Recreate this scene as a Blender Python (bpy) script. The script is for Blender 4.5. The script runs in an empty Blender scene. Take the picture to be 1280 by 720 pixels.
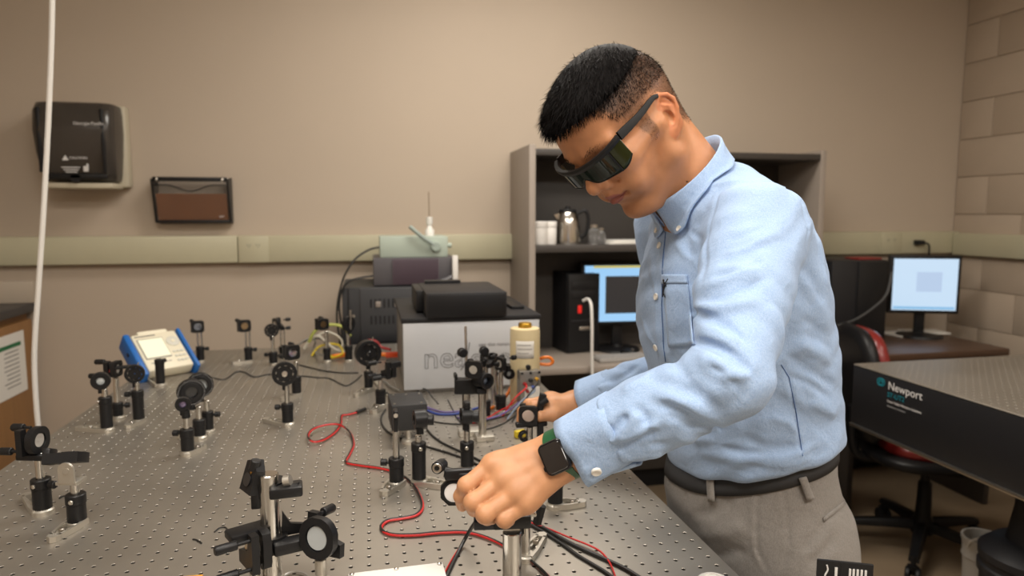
import bpy, bmesh, math, random
import numpy as np
from mathutils import Vector, Matrix
random.seed(7)
rng = np.random.default_rng(11)
SC = bpy.context.scene
COL = SC.collection
PI = math.pi
R = math.radians

# ------------------------------------------------------------------ camera, world, lights, exposure
FPX, CAMZ = 853.0, 1.40                       # focal length in pixels of the 1280 px frame, eye height
PITCH = math.atan(92 / FPX)
YAW = math.atan(180 / FPX * math.cos(PITCH))
cam = bpy.data.objects.new('camera', bpy.data.cameras.new('camera'))
COL.objects.link(cam)
cam.location = (0, 0, CAMZ)
cam.rotation_euler = (PI / 2 - PITCH, 0, -YAW)
cam.data.sensor_width = 36.0
cam.data.lens = FPX / 1280 * 36.0
cam.data.clip_start = 0.02
cam.data.dof.use_dof = True
cam.data.dof.focus_distance = 0.92
cam.data.dof.aperture_fstop = 4.5
SC.camera = cam

world = bpy.data.worlds.new('world')
SC.world = world
world.use_nodes = True
world.node_tree.nodes['Background'].inputs[0].default_value = (0.9, 0.95, 1.0, 1)
world.node_tree.nodes['Background'].inputs[1].default_value = 0.15

SC.view_settings.view_transform = 'Standard'
SC.view_settings.look = 'None'
SC.view_settings.gamma = 1.0
SC.view_settings.use_curve_mapping = False
SC.view_settings.exposure = 0.0

CEIL_Z = 2.75
# the room's own ceiling fixtures: x, y, power (W), size x, size y
PANELS = [(-0.30, 0.50, 29, 1.2, 0.6), (0.75, -0.75, 40, 1.2, 0.6), (0.62, 2.12, 26, 1.2, 0.6), (2.1, 0.6, 15, 1.2, 0.6), (2.2, -1.0, 14, 1.2, 0.6), (-1.7, -1.2, 6, 1.2, 0.6)]
LIGHT_COL = (1.0, 0.93, 0.84)
for k, (lx, ly, pw, sx, sy) in enumerate(PANELS):
    ld = bpy.data.lights.new('ceiling_panel_lamp', 'AREA')
    ld.shape = 'RECTANGLE'
    ld.size, ld.size_y, ld.energy, ld.color = sx * 0.94, sy * 0.9, pw, LIGHT_COL
    lo = bpy.data.objects.new('ceiling_panel_lamp', ld)
    lo.location = (lx, ly, CEIL_Z - 0.035)
    COL.objects.link(lo)

# ------------------------------------------------------------------ photogrammetry helpers (pixels of the 1280x720 photograph -> metres)
_R = np.array([math.cos(YAW), -math.sin(YAW), 0.0])
_F = np.array([math.sin(YAW) * math.cos(PITCH), math.cos(YAW) * math.cos(PITCH), -math.sin(PITCH)])
_U = np.array([math.sin(YAW) * math.sin(PITCH), math.cos(YAW) * math.sin(PITCH), math.cos(PITCH)])
_C = np.array([0, 0, CAMZ])
def ray(px, py): return _F + _R * (px - 640) / FPX - _U * (py - 360) / FPX
def at_d(px, py, d): return _C + ray(px, py) * d
def at_z(px, py, z):
    r = ray(px, py); return _C + r * (z - CAMZ) / r[2]
def at_y(px, py, y):
    r = ray(px, py); return _C + r * y / r[1]
def at_x(px, py, x):
    r = ray(px, py); return _C + r * x / r[0]
def height_at(x, y, py):                       # z of the point above (x, y) seen on pixel row py
    k = (360 - py) / FPX
    fx = x * _F[0] + y * _F[1]; ux = x * _U[0] + y * _U[1]
    return CAMZ + (k * fx - ux) / (_U[2] - k * _F[2])

# ------------------------------------------------------------------ materials
def new_mat(name):
    m = bpy.data.materials.new(name); m.use_nodes = True
    nt = m.node_tree
    return m, nt, nt.nodes['Principled BSDF']
def mat(name, col, rough=0.5, metal=0.0, var=0.0, vscale=20.0, bump=0.0, bscale=200.0, spec=0.5, coat=0.0, emit=None, estr=0.0, trans=0.0, alpha=1.0, stretch=None, rvar=0.0):
    m, nt, b = new_mat(name)
    N, L = nt.nodes, nt.links
    b.inputs['Base Color'].default_value = (*col, 1)
    b.inputs['Roughness'].default_value = rough
    b.inputs['Metallic'].default_value = metal
    b.inputs['Specular IOR Level'].default_value = spec
    if coat: b.inputs['Coat Weight'].default_value = coat; b.inputs['Coat Roughness'].default_value = 0.08
    if trans: b.inputs['Transmission Weight'].default_value = trans
    if alpha < 1: b.inputs['Alpha'].default_value = alpha
    if emit: b.inputs['Emission Color'].default_value = (*emit, 1); b.inputs['Emission Strength'].default_value = estr
    tc = N.new('ShaderNodeTexCoord')
    src = tc.outputs['Object']
    if stretch:
        mp = N.new('ShaderNodeMapping'); mp.inputs['Scale'].default_value = stretch
        L.new(src, mp.inputs['Vector']); src = mp.outputs['Vector']
    nz = N.new('ShaderNodeTexNoise'); nz.inputs['Scale'].default_value = vscale; nz.inputs['Detail'].default_value = 4
    L.new(src, nz.inputs['Vector'])
    mx = N.new('ShaderNodeMix'); mx.data_type = 'RGBA'
    v = max(var, 0.02)
    mx.inputs[6].default_value = (*[c * (1 - v) for c in col], 1)
    mx.inputs[7].default_value = (*[min(1, c * (1 + v)) for c in col], 1)
    L.new(nz.outputs['Fac'], mx.inputs[0]); L.new(mx.outputs[2], b.inputs['Base Color'])
    if rvar:
        mr = N.new('ShaderNodeMapRange'); mr.inputs['To Min'].default_value = max(0, rough - rvar); mr.inputs['To Max'].default_value = min(1, rough + rvar)
        L.new(nz.outputs['Fac'], mr.inputs['Value']); L.new(mr.outputs[0], b.inputs['Roughness'])
    if bump:
        n2 = N.new('ShaderNodeTexNoise'); n2.inputs['Scale'].default_value = bscale; n2.inputs['Detail'].default_value = 2
        L.new(src, n2.inputs['Vector'])
        bp = N.new('ShaderNodeBump'); bp.inputs['Strength'].default_value = bump; bp.inputs['Distance'].default_value = 0.001
        L.new(n2.outputs['Fac'], bp.inputs['Height']); L.new(bp.outputs['Normal'], b.inputs['Normal'])
    return m

# ------------------------------------------------------------------ mesh builder
class MB:
    def __init__(s): s.v, s.f = [], []
    def add(s, vs, fs):
        o = len(s.v); s.v += [tuple(map(float, p)) for p in vs]; s.f += [tuple(i + o for i in f) for f in fs]; return s
    def box(s, c, size, rot=None, bev=0.0):
        bm = bmesh.new(); bmesh.ops.create_cube(bm, size=1.0)
        for v in bm.verts: v.co = Vector((v.co.x * size[0], v.co.y * size[1], v.co.z * size[2]))
        if bev: bmesh.ops.bevel(bm, geom=bm.edges[:], offset=min(bev, min(size) * 0.45), segments=2, profile=0.5, affect='EDGES')
        M = Matrix.Translation(c) @ (rot.to_4x4() if rot is not None else Matrix.Identity(4))
        bm.verts.ensure_lookup_table(); bm.verts.index_update()
        s.add([M @ v.co for v in bm.verts], [[v.index for v in f.verts] for f in bm.faces]); bm.free(); return s
    def lathe(s, prof, o=(0, 0, 0), axis=(0, 0, 1), n=20, closed=False):
        ax = Vector(axis).normalized(); q = ax.to_track_quat('Z', 'Y').to_matrix(); o = Vector(o)
        vs = [o + q @ Vector((r * math.cos(2 * PI * k / n), r * math.sin(2 * PI * k / n), h)) for r, h in prof for k in range(n)]
        m = len(prof)
        fs = [(i * n + k, i * n + (k + 1) % n, (i + 1) * n + (k + 1) % n, (i + 1) * n + k) for i in range(m - 1) for k in range(n)]
        if closed: fs += [((m - 1) * n + k, (m - 1) * n + (k + 1) % n, (k + 1) % n, k) for k in range(n)]
        else: fs += [tuple(reversed(range(n))), tuple((m - 1) * n + k for k in range(n))]
        return s.add(vs, fs)
    def cyl(s, a, b, r, r2=None, n=16, bev=0.0):
        a, b = Vector(a), Vector(b); h = (b - a).length; r2 = r if r2 is None else r2
        p = [(r, 0), (r2, h)] if not bev else [(r - bev, 0), (r, bev), (r2, h - bev), (r2 - bev, h)]
        return s.lathe(p, a, b - a, n)
    def ring(s, c, axis, ro, ri, h, n=28):     # an annulus with a real hole
        return s.lathe([(ri, -h / 2), (ro - 0.0006, -h / 2), (ro, -h / 2 + 0.0006), (ro, h / 2 - 0.0006), (ro - 0.0006, h / 2), (ri, h / 2)], c, axis, n, closed=True)
    def ball(s, c, r, n=14):
        r = (r, r, r) if not hasattr(r, '__len__') else r
        m = n // 2
        vs = [(c[0] + r[0] * math.sin(PI * i / m) * math.cos(2 * PI * k / n), c[1] + r[1] * math.sin(PI * i / m) * math.sin(2 * PI * k / n), c[2] + r[2] * math.cos(PI * i / m)) for i in range(1, m) for k in range(n)]
        vs = [(c[0], c[1], c[2] + r[2])] + vs + [(c[0], c[1], c[2] - r[2])]
        fs = [(0, 1 + k, 1 + (k + 1) % n) for k in range(n)]
        fs += [(1 + i * n + k, 1 + (i + 1) * n + k, 1 + (i + 1) * n + (k + 1) % n, 1 + i * n + (k + 1) % n) for i in range(m - 2) for k in range(n)]
        e = len(vs) - 1; fs += [(e, 1 + (m - 2) * n + (k + 1) % n, 1 + (m - 2) * n + k) for k in range(n)]
        return s.add(vs, fs)
    def tube(s, pts, r, n=8, smooth=6):
        P = [Vector(p) for p in pts]
        if smooth and len(P) > 2:              # Catmull-Rom
            Q = []
            E = [P[0] * 2 - P[1]] + P + [P[-1] * 2 - P[-2]]
            for i in range(1, len(E) - 2):
                for k in range(smooth):
                    t = k / smooth; a, b, c, d = E[i - 1], E[i], E[i + 1], E[i + 2]
                    Q.append(0.5 * ((2 * b) + (c - a) * t + (2 * a - 5 * b + 4 * c - d) * t * t + (3 * b - a - 3 * c + d) * t ** 3))
            Q.append(P[-1]); P = Q
        up = Vector((0, 0, 1)); vs = []
        for i, p in enumerate(P):
            t = (P[min(i + 1, len(P) - 1)] - P[max(i - 1, 0)])
            t = t.normalized() if t.length > 1e-9 else Vector((1, 0, 0))
            a = up.cross(t)
            if a.length < 0.05: a = Vector((1, 0, 0)).cross(t)
            a.normalize(); b = t.cross(a); up = b
            rr = r(i / (len(P) - 1)) if callable(r) else r
            vs += [p + (a * math.cos(2 * PI * k / n) + b * math.sin(2 * PI * k / n)) * rr for k in range(n)]
        m = len(P)
        fs = [(i * n + k, i * n + (k + 1) % n, (i + 1) * n + (k + 1) % n, (i + 1) * n + k) for i in range(m - 1) for k in range(n)]
        fs += [tuple(reversed(range(n))), tuple((m - 1) * n + k for k in range(n))]
        return s.add(vs, fs)
    def prism(s, poly, o, ex, ey, h):           # 2-D outline in the frame (o, ex, ey), thickness h along ex x ey
        o, ex, ey = Vector(o), Vector(ex).normalized(), Vector(ey).normalized(); ez = ex.cross(ey); n = len(poly)
        vs = [o + ex * x + ey * y for x, y in poly] + [o + ex * x + ey * y + ez * h for x, y in poly]
        fs = [tuple(reversed(range(n))), tuple(range(n, 2 * n))] + [(k, (k + 1) % n, n + (k + 1) % n, n + k) for k in range(n)]
        return s.add(vs, fs)
    def grid(s, rows, closed=False):            # rows of points -> quads
        n = len(rows[0]); vs = [p for r in rows for p in r]
        fs = [(i * n + k, i * n + (k + 1) % n, (i + 1) * n + (k + 1) % n, (i + 1) * n + k) for i in range(len(rows) - 1) for k in range(n if closed else n - 1)]
        return s.add(vs, fs)
    def xform(s, M):
        s.v = [tuple(M @ Vector(p)) for p in s.v]; return s
    def build(s, name, m, parent=None, sharp=38, solid=0.0, kind=None, fix=True):
        me = bpy.data.meshes.new(name); me.from_pydata(s.v, [], s.f)
        if fix:
            bm = bmesh.new(); bm.from_mesh(me); bmesh.ops.recalc_face_normals(bm, faces=bm.faces[:]); bm.to_mesh(me); bm.free()
        return link(name, me, m, parent, sharp, solid, kind)
def link(name, me, m, parent=None, sharp=38, solid=0.0, kind=None):
    me.materials.append(m)
    me.polygons.foreach_set('use_smooth', [True] * len(me.polygons))
    if sharp: me.set_sharp_from_angle(angle=R(sharp))
    o = bpy.data.objects.new(name, me); COL.objects.link(o)
    if parent: o.parent = parent
    if solid:
        md = o.modifiers.new('thickness', 'SOLIDIFY'); md.thickness = solid; md.offset = 0
    if kind: o['kind'] = kind
    return o
def tag(o, label=None, cat=None, group=None, kind=None):
    if label: o['label'] = label
    if cat: o['category'] = cat
    if group: o['group'] = group
    if kind: o['kind'] = kind
    return o
def thing(name, label, cat, loc=(0, 0, 0), rz=0.0, group=None):
    o = bpy.data.objects.new(name, None); COL.objects.link(o); o.empty_display_size = 0.05
    o.location = loc; o.rotation_euler = (0, 0, rz)
    return tag(o, label, cat, group)
def text(name, body, size, m, parent, loc, ex, ey, extrude=0.0003, outline=0.0, align='LEFT', shear=0.0, space=1.0):
    cu = bpy.data.curves.new(name, 'FONT'); cu.body = body; cu.size = size; cu.align_x = align; cu.align_y = 'CENTER'; cu.shear = shear
    cu.space_character = space; cu.resolution_u = 3
    if outline: cu.fill_mode = 'NONE'; cu.bevel_depth = outline; cu.bevel_resolution = 0
    else: cu.extrude = extrude
    t = bpy.data.objects.new(name, cu); COL.objects.link(t)
    bpy.context.view_layer.update()
    me = bpy.data.meshes.new_from_object(t.evaluated_get(bpy.context.evaluated_depsgraph_get()))
    bpy.data.objects.remove(t)
    ex, ey = Vector(ex).normalized(), Vector(ey).normalized(); ez = ex.cross(ey)
    M = Matrix((ex, ey, ez)).transposed().to_4x4(); M.translation = Vector(loc)
    me.transform(M); me.materials.clear()
    return link(name, me, m, parent, 30)

# ------------------------------------------------------------------ implicit surfaces: smooth unions of tapered capsules, ellipsoids and lofts, meshed by surface nets
def V(*a): return np.array(a, dtype=np.float64)
class Cap:
    def __init__(s, a, b, ra, rb): s.a, s.b, s.ra, s.rb = np.array(a, float), np.array(b, float), ra, rb; r = max(ra, rb); s.lo = np.minimum(s.a, s.b) - r; s.hi = np.maximum(s.a, s.b) + r
    def __call__(s, P):
        d = s.b - s.a; h = np.clip((P - s.a) @ d / max(d @ d, 1e-12), 0, 1)
        return np.linalg.norm(P - s.a - h[:, None] * d, axis=1) - (s.ra + (s.rb - s.ra) * h)
class Ell:
    def __init__(s, c, r, M=None):
        s.c, s.r, s.M = np.array(c, float), np.array(r, float), None if M is None else np.array(M, float); q = s.r.max(); s.lo, s.hi = s.c - q, s.c + q
    def __call__(s, P):
        q = P - s.c
        if s.M is not None: q = q @ s.M       # columns of M are the ellipsoid's axes
        k0 = np.linalg.norm(q / s.r, axis=1); k1 = np.linalg.norm(q / s.r ** 2, axis=1)
        return k0 * (k0 - 1) / np.maximum(k1, 1e-9)
class Loft:                                     # stacked ellipses: rows of z, x, y, half depth, half width
    def __init__(s, rows, p=2.0):
        s.t = np.array(sorted(rows), float); s.p = p; t = s.t
        s.lo = V((t[:, 1] - t[:, 3]).min(), (t[:, 2] - t[:, 4]).min(), t[0, 0]); s.hi = V((t[:, 1] + t[:, 3]).max(), (t[:, 2] + t[:, 4]).max(), t[-1, 0])
        zz = np.linspace(t[0, 0], t[-1, 0], 240); k = np.exp(-((np.arange(-12, 13) / 6.0) ** 2)); k /= k.sum()
        s.zz = zz; s.c = [np.convolve(np.pad(np.interp(zz, t[:, 0], t[:, j]), 12, mode='reflect', reflect_type='odd'), k, 'valid') for j in range(1, 5)]
    def __call__(s, P):
        x, y, a, b = [np.interp(P[:, 2], s.zz, c) for c in s.c]
        u, v = np.abs((P[:, 0] - x) / a), np.abs((P[:, 1] - y) / b)
        k0 = (u ** s.p + v ** s.p) ** (1 / s.p) + 1e-9
        g = np.sqrt((u / a) ** 2 + (v / b) ** 2) / np.sqrt(u * u + v * v + 1e-12)
        d = (k0 - 1) / np.maximum(g, 1e-6)
        return np.maximum(d, np.maximum(s.zz[0] - P[:, 2], P[:, 2] - s.zz[-1]))
class Grp:
    def __init__(s, nodes):
        s.nodes = nodes; add = [n[1] for n in nodes if n[0] == 'u']; s.lo = np.min([p.lo for p in add], 0); s.hi = np.max([p.hi for p in add], 0)
    def __call__(s, P): return ev(s.nodes, P, _MARGIN[-1])
class Fold:                                     # a crease (amp < 0) or ridge (amp > 0) along a polyline
    def __init__(s, pts, amp, w): s.p, s.amp, s.w = np.array(pts, float), amp, w; s.lo, s.hi = s.p.min(0) - 2.5 * w, s.p.max(0) + 2.5 * w
    def __call__(s, P):
        best = np.full(len(P), 1e9); tt = np.zeros(len(P)); n = len(s.p) - 1
        for i in range(n):
            a, d = s.p[i], s.p[i + 1] - s.p[i]; h = np.clip((P - a) @ d / max(d @ d, 1e-12), 0, 1)
            q = np.linalg.norm(P - a - h[:, None] * d, axis=1); m = q < best; best[m] = q[m]; tt[m] = (i + h[m]) / n
        return -s.amp * np.exp(-(best / s.w) ** 2) * np.clip(np.minimum(tt, 1 - tt) * 5, 0.12, 1)
class Fn:
    def __init__(s, f, lo, hi): s.f, s.lo, s.hi = f, np.array(lo, float), np.array(hi, float)
    def __call__(s, P): return s.f(P)
def smin(a, b, k):
    if k <= 0: return np.minimum(a, b)
    h = np.clip(0.5 + 0.5 * (b - a) / k, 0, 1); return b * (1 - h) + a * h - k * h * (1 - h)
_MARGIN = [0.05]
def ev(nodes, P, margin=0.05):
    _MARGIN.append(margin)
    try: return _ev(nodes, P, margin)
    finally: _MARGIN.pop()
def _ev(nodes, P, margin):
    lo, hi = P.min(0), P.max(0); d = np.full(len(P), 1.0)
    for op, p, k in nodes:
        if np.any(np.maximum(p.lo - hi, lo - p.hi) > (0 if op == 'd' else margin)): continue
        if op == 'u': d = smin(d, p(P), k)
        elif op == 's': d = -smin(-d, p(P), k)
        elif op == 'i': d = -smin(-d, -p(P), k)
        else: d = d + p(P)
    return d
def surface(nodes, h, lo, hi, B=12):
    lo, hi = np.array(lo, float), np.array(hi, float)
    nb = np.ceil((hi - lo) / (h * B)).astype(int); bs = h * B
    idx = np.stack(np.meshgrid(*[np.arange(n) for n in nb], indexing='ij'), -1).reshape(-1, 3)
    act = []
    key = (idx // 4); order = np.lexsort(key.T); idx = idx[order]; key = key[order]
    cut = np.flatnonzero(np.any(np.diff(key, axis=0) != 0, axis=1)) + 1
    groups = np.split(np.arange(len(idx)), cut)
    half = bs * 0.87
    vid, vco, quads = [], [], []
    NX = nb * B + 4
    g = np.stack(np.meshgrid(*[np.arange(-1, B + 1)] * 3, indexing='ij'), -1).reshape(-1, 3); n = B + 2
    for gi in groups:
        c = lo + (idx[gi] + 0.5) * bs
        d = ev(nodes, c, margin=0.2)
        for bi in idx[gi][np.abs(d) < half * 1.9 + 0.012]:
            base = bi * B
            D = ev(nodes, lo + (base + g) * h).reshape(n, n, n)
            if D.min() > 0 or D.max() < 0: continue
            # one vertex per own cell (0..B-1) that the surface crosses
            acc = np.zeros((B, B, B, 3)); cnt = np.zeros((B, B, B))
            for ax in range(3):
                for o1 in (0, 1):
                    for o2 in (0, 1):
                        off = [0, 0, 0]; off[(ax + 1) % 3] = o1; off[(ax + 2) % 3] = o2
                        s0 = tuple(slice(1 + off[j], 1 + off[j] + B) for j in range(3))
                        off2 = list(off); off2[ax] += 1
                        s1 = tuple(slice(1 + off2[j], 1 + off2[j] + B) for j in range(3))
                        a, b = D[s0], D[s1]; cr = (a < 0) != (b < 0)
                        t = np.where(cr, a / np.where(cr, a - b, 1), 0)
                        p = np.zeros((B, B, B, 3)); p[...] = off; p[..., ax] += t
                        acc += p * cr[..., None]; cnt += cr
            cells = np.argwhere(cnt > 0)
            gc = cells + base + 1
            vid.append((gc[:, 0] * NX[1] + gc[:, 1]) * NX[2] + gc[:, 2])
            vco.append(lo + (cells + base + acc[tuple(cells.T)] / cnt[tuple(cells.T)][:, None]) * h)
            for ax in range(3):                # quads round the crossed edges this block owns
                s0 = (slice(1, 1 + B),) * 3; e = [0, 0, 0]; e[ax] = 1
                s1 = tuple(slice(1 + e[j], 1 + e[j] + B) for j in range(3))
                a, b = D[s0], D[s1]
                cr = np.argwhere((a < 0) != (b < 0))
                if not len(cr): continue
                u, w = (ax + 1) % 3, (ax + 2) % 3
                gcs = cr + base + 1; q = []
                for du, dw in ((0, 0), (-1, 0), (-1, -1), (0, -1)):
                    k = gcs.copy(); k[:, u] += du; k[:, w] += dw; q.append((k[:, 0] * NX[1] + k[:, 1]) * NX[2] + k[:, 2])
                q = np.stack(q, 1); inside = a[tuple(cr.T)] < 0
                q[~inside] = q[~inside][:, ::-1]; quads.append(q)
    vid, vco, quads = np.concatenate(vid), np.concatenate(vco), np.concatenate(quads)
    o = np.argsort(vid); vid, vco = vid[o], vco[o]
    f = np.searchsorted(vid, quads); f = np.clip(f, 0, len(vid) - 1)
    f = f[np.all(vid[f] == quads, axis=1)]
    return vco, f
def np_mesh(name, v, f):
    me = bpy.data.meshes.new(name); n, k = len(f), f.shape[1]
    me.vertices.add(len(v)); me.vertices.foreach_set('co', np.asarray(v, np.float32).ravel())
    me.loops.add(n * k); me.loops.foreach_set('vertex_index', f.astype(np.int32).ravel())
    me.polygons.add(n); me.polygons.foreach_set('loop_start', np.arange(0, n * k, k, dtype=np.int32))
    me.update(calc_edges=True); me.validate(); return me
def grad(nodes, P, e=0.0012):
    return_ = np.stack([ev(nodes, P + V(*[e * (j == i) for j in range(3)])) - ev(nodes, P - V(*[e * (j == i) for j in range(3)])) for i in range(3)], 1)
    return return_ / np.maximum(np.linalg.norm(return_, axis=1), 1e-9)[:, None]
def trace(nodes, px, lift=0.0, d0=0.5, steps=90):   # where the sight line of a pixel meets the surface
    px = np.array(px, float); r = np.array([ray(*p) for p in px]); r /= np.linalg.norm(r, axis=1)[:, None]
    t = np.full(len(px), d0)
    for _ in range(steps): t += 0.6 * ev(nodes, _C + r * t[:, None], margin=9.0)
    t = np.where(t > 3.0, np.median(t), t)
    P = _C + r * t[:, None]
    if lift: P = P + grad(nodes, P) * lift
    return P
def dense(px, step=8.0):
    px = [np.array(p, float) for p in px]; out = [px[0]]
    for a, b in zip(px, px[1:]):
        n = max(1, int(np.ceil(np.linalg.norm(b - a) / step))); out += [a + (b - a) * k / n for k in range(1, n + 1)]
    return out
def color_attr(me, rgb):
    a = me.color_attributes.new('tone', 'FLOAT_COLOR', 'POINT')
    a.data.foreach_set('color', np.c_[rgb, np.ones(len(rgb))].astype(np.float32).ravel())

# ------------------------------------------------------------------ the person
def skin_material():
    m, nt, b = new_mat('skin'); N, L = nt.nodes, nt.links
    vc = N.new('ShaderNodeVertexColor'); vc.layer_name = 'tone'
    tc = N.new('ShaderNodeTexCoord')
    n1 = N.new('ShaderNodeTexNoise'); n1.inputs['Scale'].default_value = 60; n1.inputs['Detail'].default_value = 5; L.new(tc.outputs['Object'], n1.inputs['Vector'])
    mr = N.new('ShaderNodeMapRange'); mr.inputs['To Min'].default_value = 0.84; mr.inputs['To Max'].default_value = 1.16; L.new(n1.outputs['Fac'], mr.inputs['Value'])
    mx = N.new('ShaderNodeMix'); mx.data_type = 'RGBA'; mx.blend_type = 'MULTIPLY'; mx.inputs[0].default_value = 1
    L.new(vc.outputs['Color'], mx.inputs[6]); L.new(mr.outputs[0], mx.inputs[7]); L.new(mx.outputs[2], b.inputs['Base Color'])
    b.inputs['Roughness'].default_value = 0.46; b.inputs['Specular IOR Level'].default_value = 0.4
    b.inputs['Subsurface Weight'].default_value = 0.12; b.inputs['Subsurface Radius'].default_value = (0.010, 0.004, 0.002); b.inputs['Subsurface Scale'].default_value = 0.5
    n2 = N.new('ShaderNodeTexVoronoi'); n2.inputs['Scale'].default_value = 900; L.new(tc.outputs['Object'], n2.inputs['Vector'])
    bp = N.new('ShaderNodeBump'); bp.inputs['Strength'].default_value = 0.18; bp.inputs['Distance'].default_value = 0.0006
    L.new(n2.outputs['Distance'], bp.inputs['Height']); L.new(bp.outputs['Normal'], b.inputs['Normal'])
    return m
def cloth_material(name, c0, c1, scale, bump, rough=0.9, slub=0.5):
    # woven cloth: crossed threads in two colours, with slubs
    m, nt, b = new_mat(name); N, L = nt.nodes, nt.links
    tc = N.new('ShaderNodeTexCoord'); facs = []
    for st in ((1, 1, 0.12), (0.9, 0.9, 1.0)):
        mp = N.new('ShaderNodeMapping'); mp.inputs['Scale'].default_value = st; L.new(tc.outputs['Object'], mp.inputs['Vector'])
        n = N.new('ShaderNodeTexNoise'); n.inputs['Scale'].default_value = scale * (1 if st[2] < 1 else 0.6); n.inputs['Detail'].default_value = 3; L.new(mp.outputs['Vector'], n.inputs['Vector']); facs.append(n.outputs['Fac'])
    ad = N.new('ShaderNodeMath'); ad.operation = 'ADD'; L.new(facs[0], ad.inputs[0]); L.new(facs[1], ad.inputs[1])
    mr = N.new('ShaderNodeMapRange'); mr.inputs['From Min'].default_value = 1 - slub * 0.35; mr.inputs['From Max'].default_value = 1 + slub * 0.35; L.new(ad.outputs[0], mr.inputs['Value'])
    mx = N.new('ShaderNodeMix'); mx.data_type = 'RGBA'; mx.inputs[6].default_value = (*c0, 1); mx.inputs[7].default_value = (*c1, 1)
    L.new(mr.outputs[0], mx.inputs[0]); L.new(mx.outputs[2], b.inputs['Base Color'])
    b.inputs['Roughness'].default_value = rough; b.inputs['Specular IOR Level'].default_value = 0.2
    b.inputs['Sheen Weight'].default_value = 0.12; b.inputs['Sheen Roughness'].default_value = 0.5
    n3 = N.new('ShaderNodeTexNoise'); n3.inputs['Scale'].default_value = 42; n3.inputs['Detail'].default_value = 4; n3.inputs['Distortion'].default_value = 0.6; L.new(tc.outputs['Object'], n3.inputs['Vector'])
    b1 = N.new('ShaderNodeBump'); b1.inputs['Strength'].default_value = bump; b1.inputs['Distance'].default_value = 0.006; L.new(n3.outputs['Fac'], b1.inputs['Height'])
    b2 = N.new('ShaderNodeBump'); b2.inputs['Strength'].default_value = 0.25; b2.inputs['Distance'].default_value = 0.0008; L.new(ad.outputs[0], b2.inputs['Height']); L.new(b1.outputs['Normal'], b2.inputs['Normal'])
    L.new(b2.outputs['Normal'], b.inputs['Normal'])
    return m
M_SKIN = skin_material()
M_SHIRT = cloth_material('blue_oxford_cloth', (0.315, 0.45, 0.69), (0.40, 0.54, 0.77), 1100, 0.40)
M_SEAM = mat('dark_blue_thread', (0.05, 0.12, 0.32), 0.9)
M_TROUSER = cloth_material('grey_twill', (0.215, 0.200, 0.184), (0.272, 0.254, 0.236), 1200, 0.3)
M_BELT = mat('charcoal_webbing', (0.032, 0.033, 0.036), 0.75, bump=0.3, bscale=900)
M_HAIR = mat('black_hair', (0.007, 0.006, 0.006), 0.65, spec=0.10, var=0.3, vscale=80)
M_BUTTON = mat('pearl_button', (0.75, 0.72, 0.66), 0.3)
M_SHOE = mat('black_shoe_leather', (0.02, 0.018, 0.016), 0.4)
M_THREADBLACK = mat('black_embroidery', (0.008, 0.008, 0.012), 0.8)

person = thing('person', 'man in a light blue button-down shirt and grey trousers bending over the optical table', 'person', (0.66, 1.06, 0))
PO = V(0.66, 1.06, 0)
def pbuild(mb, name, m, parent=None, **k):
    mb.v = [tuple(np.array(p) - PO) for p in mb.v]; return mb.build(name, m, parent or person, **k)

# -- head frame: x to the face, y to his left, z to the crown
def rot_zyx(y, p, r):
    cy, sy, cp, sp, cr, sr = math.cos(y), math.sin(y), math.cos(p), math.sin(p), math.cos(r), math.sin(r)
    return np.array([[cy, -sy, 0], [sy, cy, 0], [0, 0, 1]]) @ np.array([[cp, 0, sp], [0, 1, 0], [-sp, 0, cp]]) @ np.array([[1, 0, 0], [0, cr, -sr], [0, sr, cr]])
HM = rot_zyx(R(205), R(40), R(12))
HO = V(0.3985, 1.013, 1.5235)
def H(*p): return HO + HM @ np.array(p, float)
def toH(P): return (P - HO) @ HM
def hc(a, b, ra, rb): return Cap(H(*a), H(*b), ra, rb)
def he(c, r, A=None): return Ell(H(*c), r, HM if A is None else HM @ A)
def rotz(a): return np.array([[math.cos(a), -math.sin(a), 0], [math.sin(a), math.cos(a), 0], [0, 0, 1]])
def roty(a): return np.array([[math.cos(a), 0, math.sin(a)], [0, 1, 0], [-math.sin(a), 0, math.cos(a)]])
NECK_BASE = V(0.525, 1.012, 1.40)
skin = []
def U(p, k=0.012): skin.append(('u', p, k))
def S(p, k=0.006): skin.append(('s', p, k))
U(he((-.010, 0, .043), (.093, .0755, .086)))
U(he((.046, 0, .052), (.058, .064, .056)), .02)
U(he((.040, 0, -.010), (.056, .057, .062)), .02)
U(he((.030, 0, -.052), (.052, .047, .042)), .02)
U(he((.071, 0, -.089), (.018, .023, .016)), .018)
for s in (1, -1):
    U(hc((.008, s * .056, -.052), (.060, s * .020, -.091), .014, .014), .02)
    U(hc((.0, s * .062, -.002), (.008, s * .057, -.050), .013, .014), .02)
    U(he((.066, s * .042, -.010), (.022, .020, .018)), .016)
    U(hc((.060, s * .052, -.006), (.008, s * .067, .0), .009, .008), .014)
    U(hc((.096, s * .012, .033), (.078, s * .048, .031), .010, .010), .014)
    U(he((.072, s * .032, -.044), (.018, .020, .022)), .016)
    S(he((.105, s * .033, .009), (.016, .018, .013)), .012)
    U(he((.082, s * .033, .009), (.0135, .0145, .0125)), .003)
    S(hc((.098, s * .022, .003), (.094, s * .044, .004), .0012, .0010), .002)
U(hc((.097, 0, .020), (.112, 0, -.010), .0078, .0095), .010)
U(he((.1125, 0, -.0165), (.0118, .0120, .0108)), .007)
for s in (1, -1):
    U(he((.1005, s * .0135, -.0205), (.0110, .0078, .0088)), .0045)
    S(he((.1070, s * .0065, -.0285), (.0055, .0035, .0040)), .002)
    S(hc((.097, s * .0225, -.018), (.084, s * .027, -.032), .0024, .0020), .006)
U(he((.080, 0, -.044), (.020, .027, .020)), .014)
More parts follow.
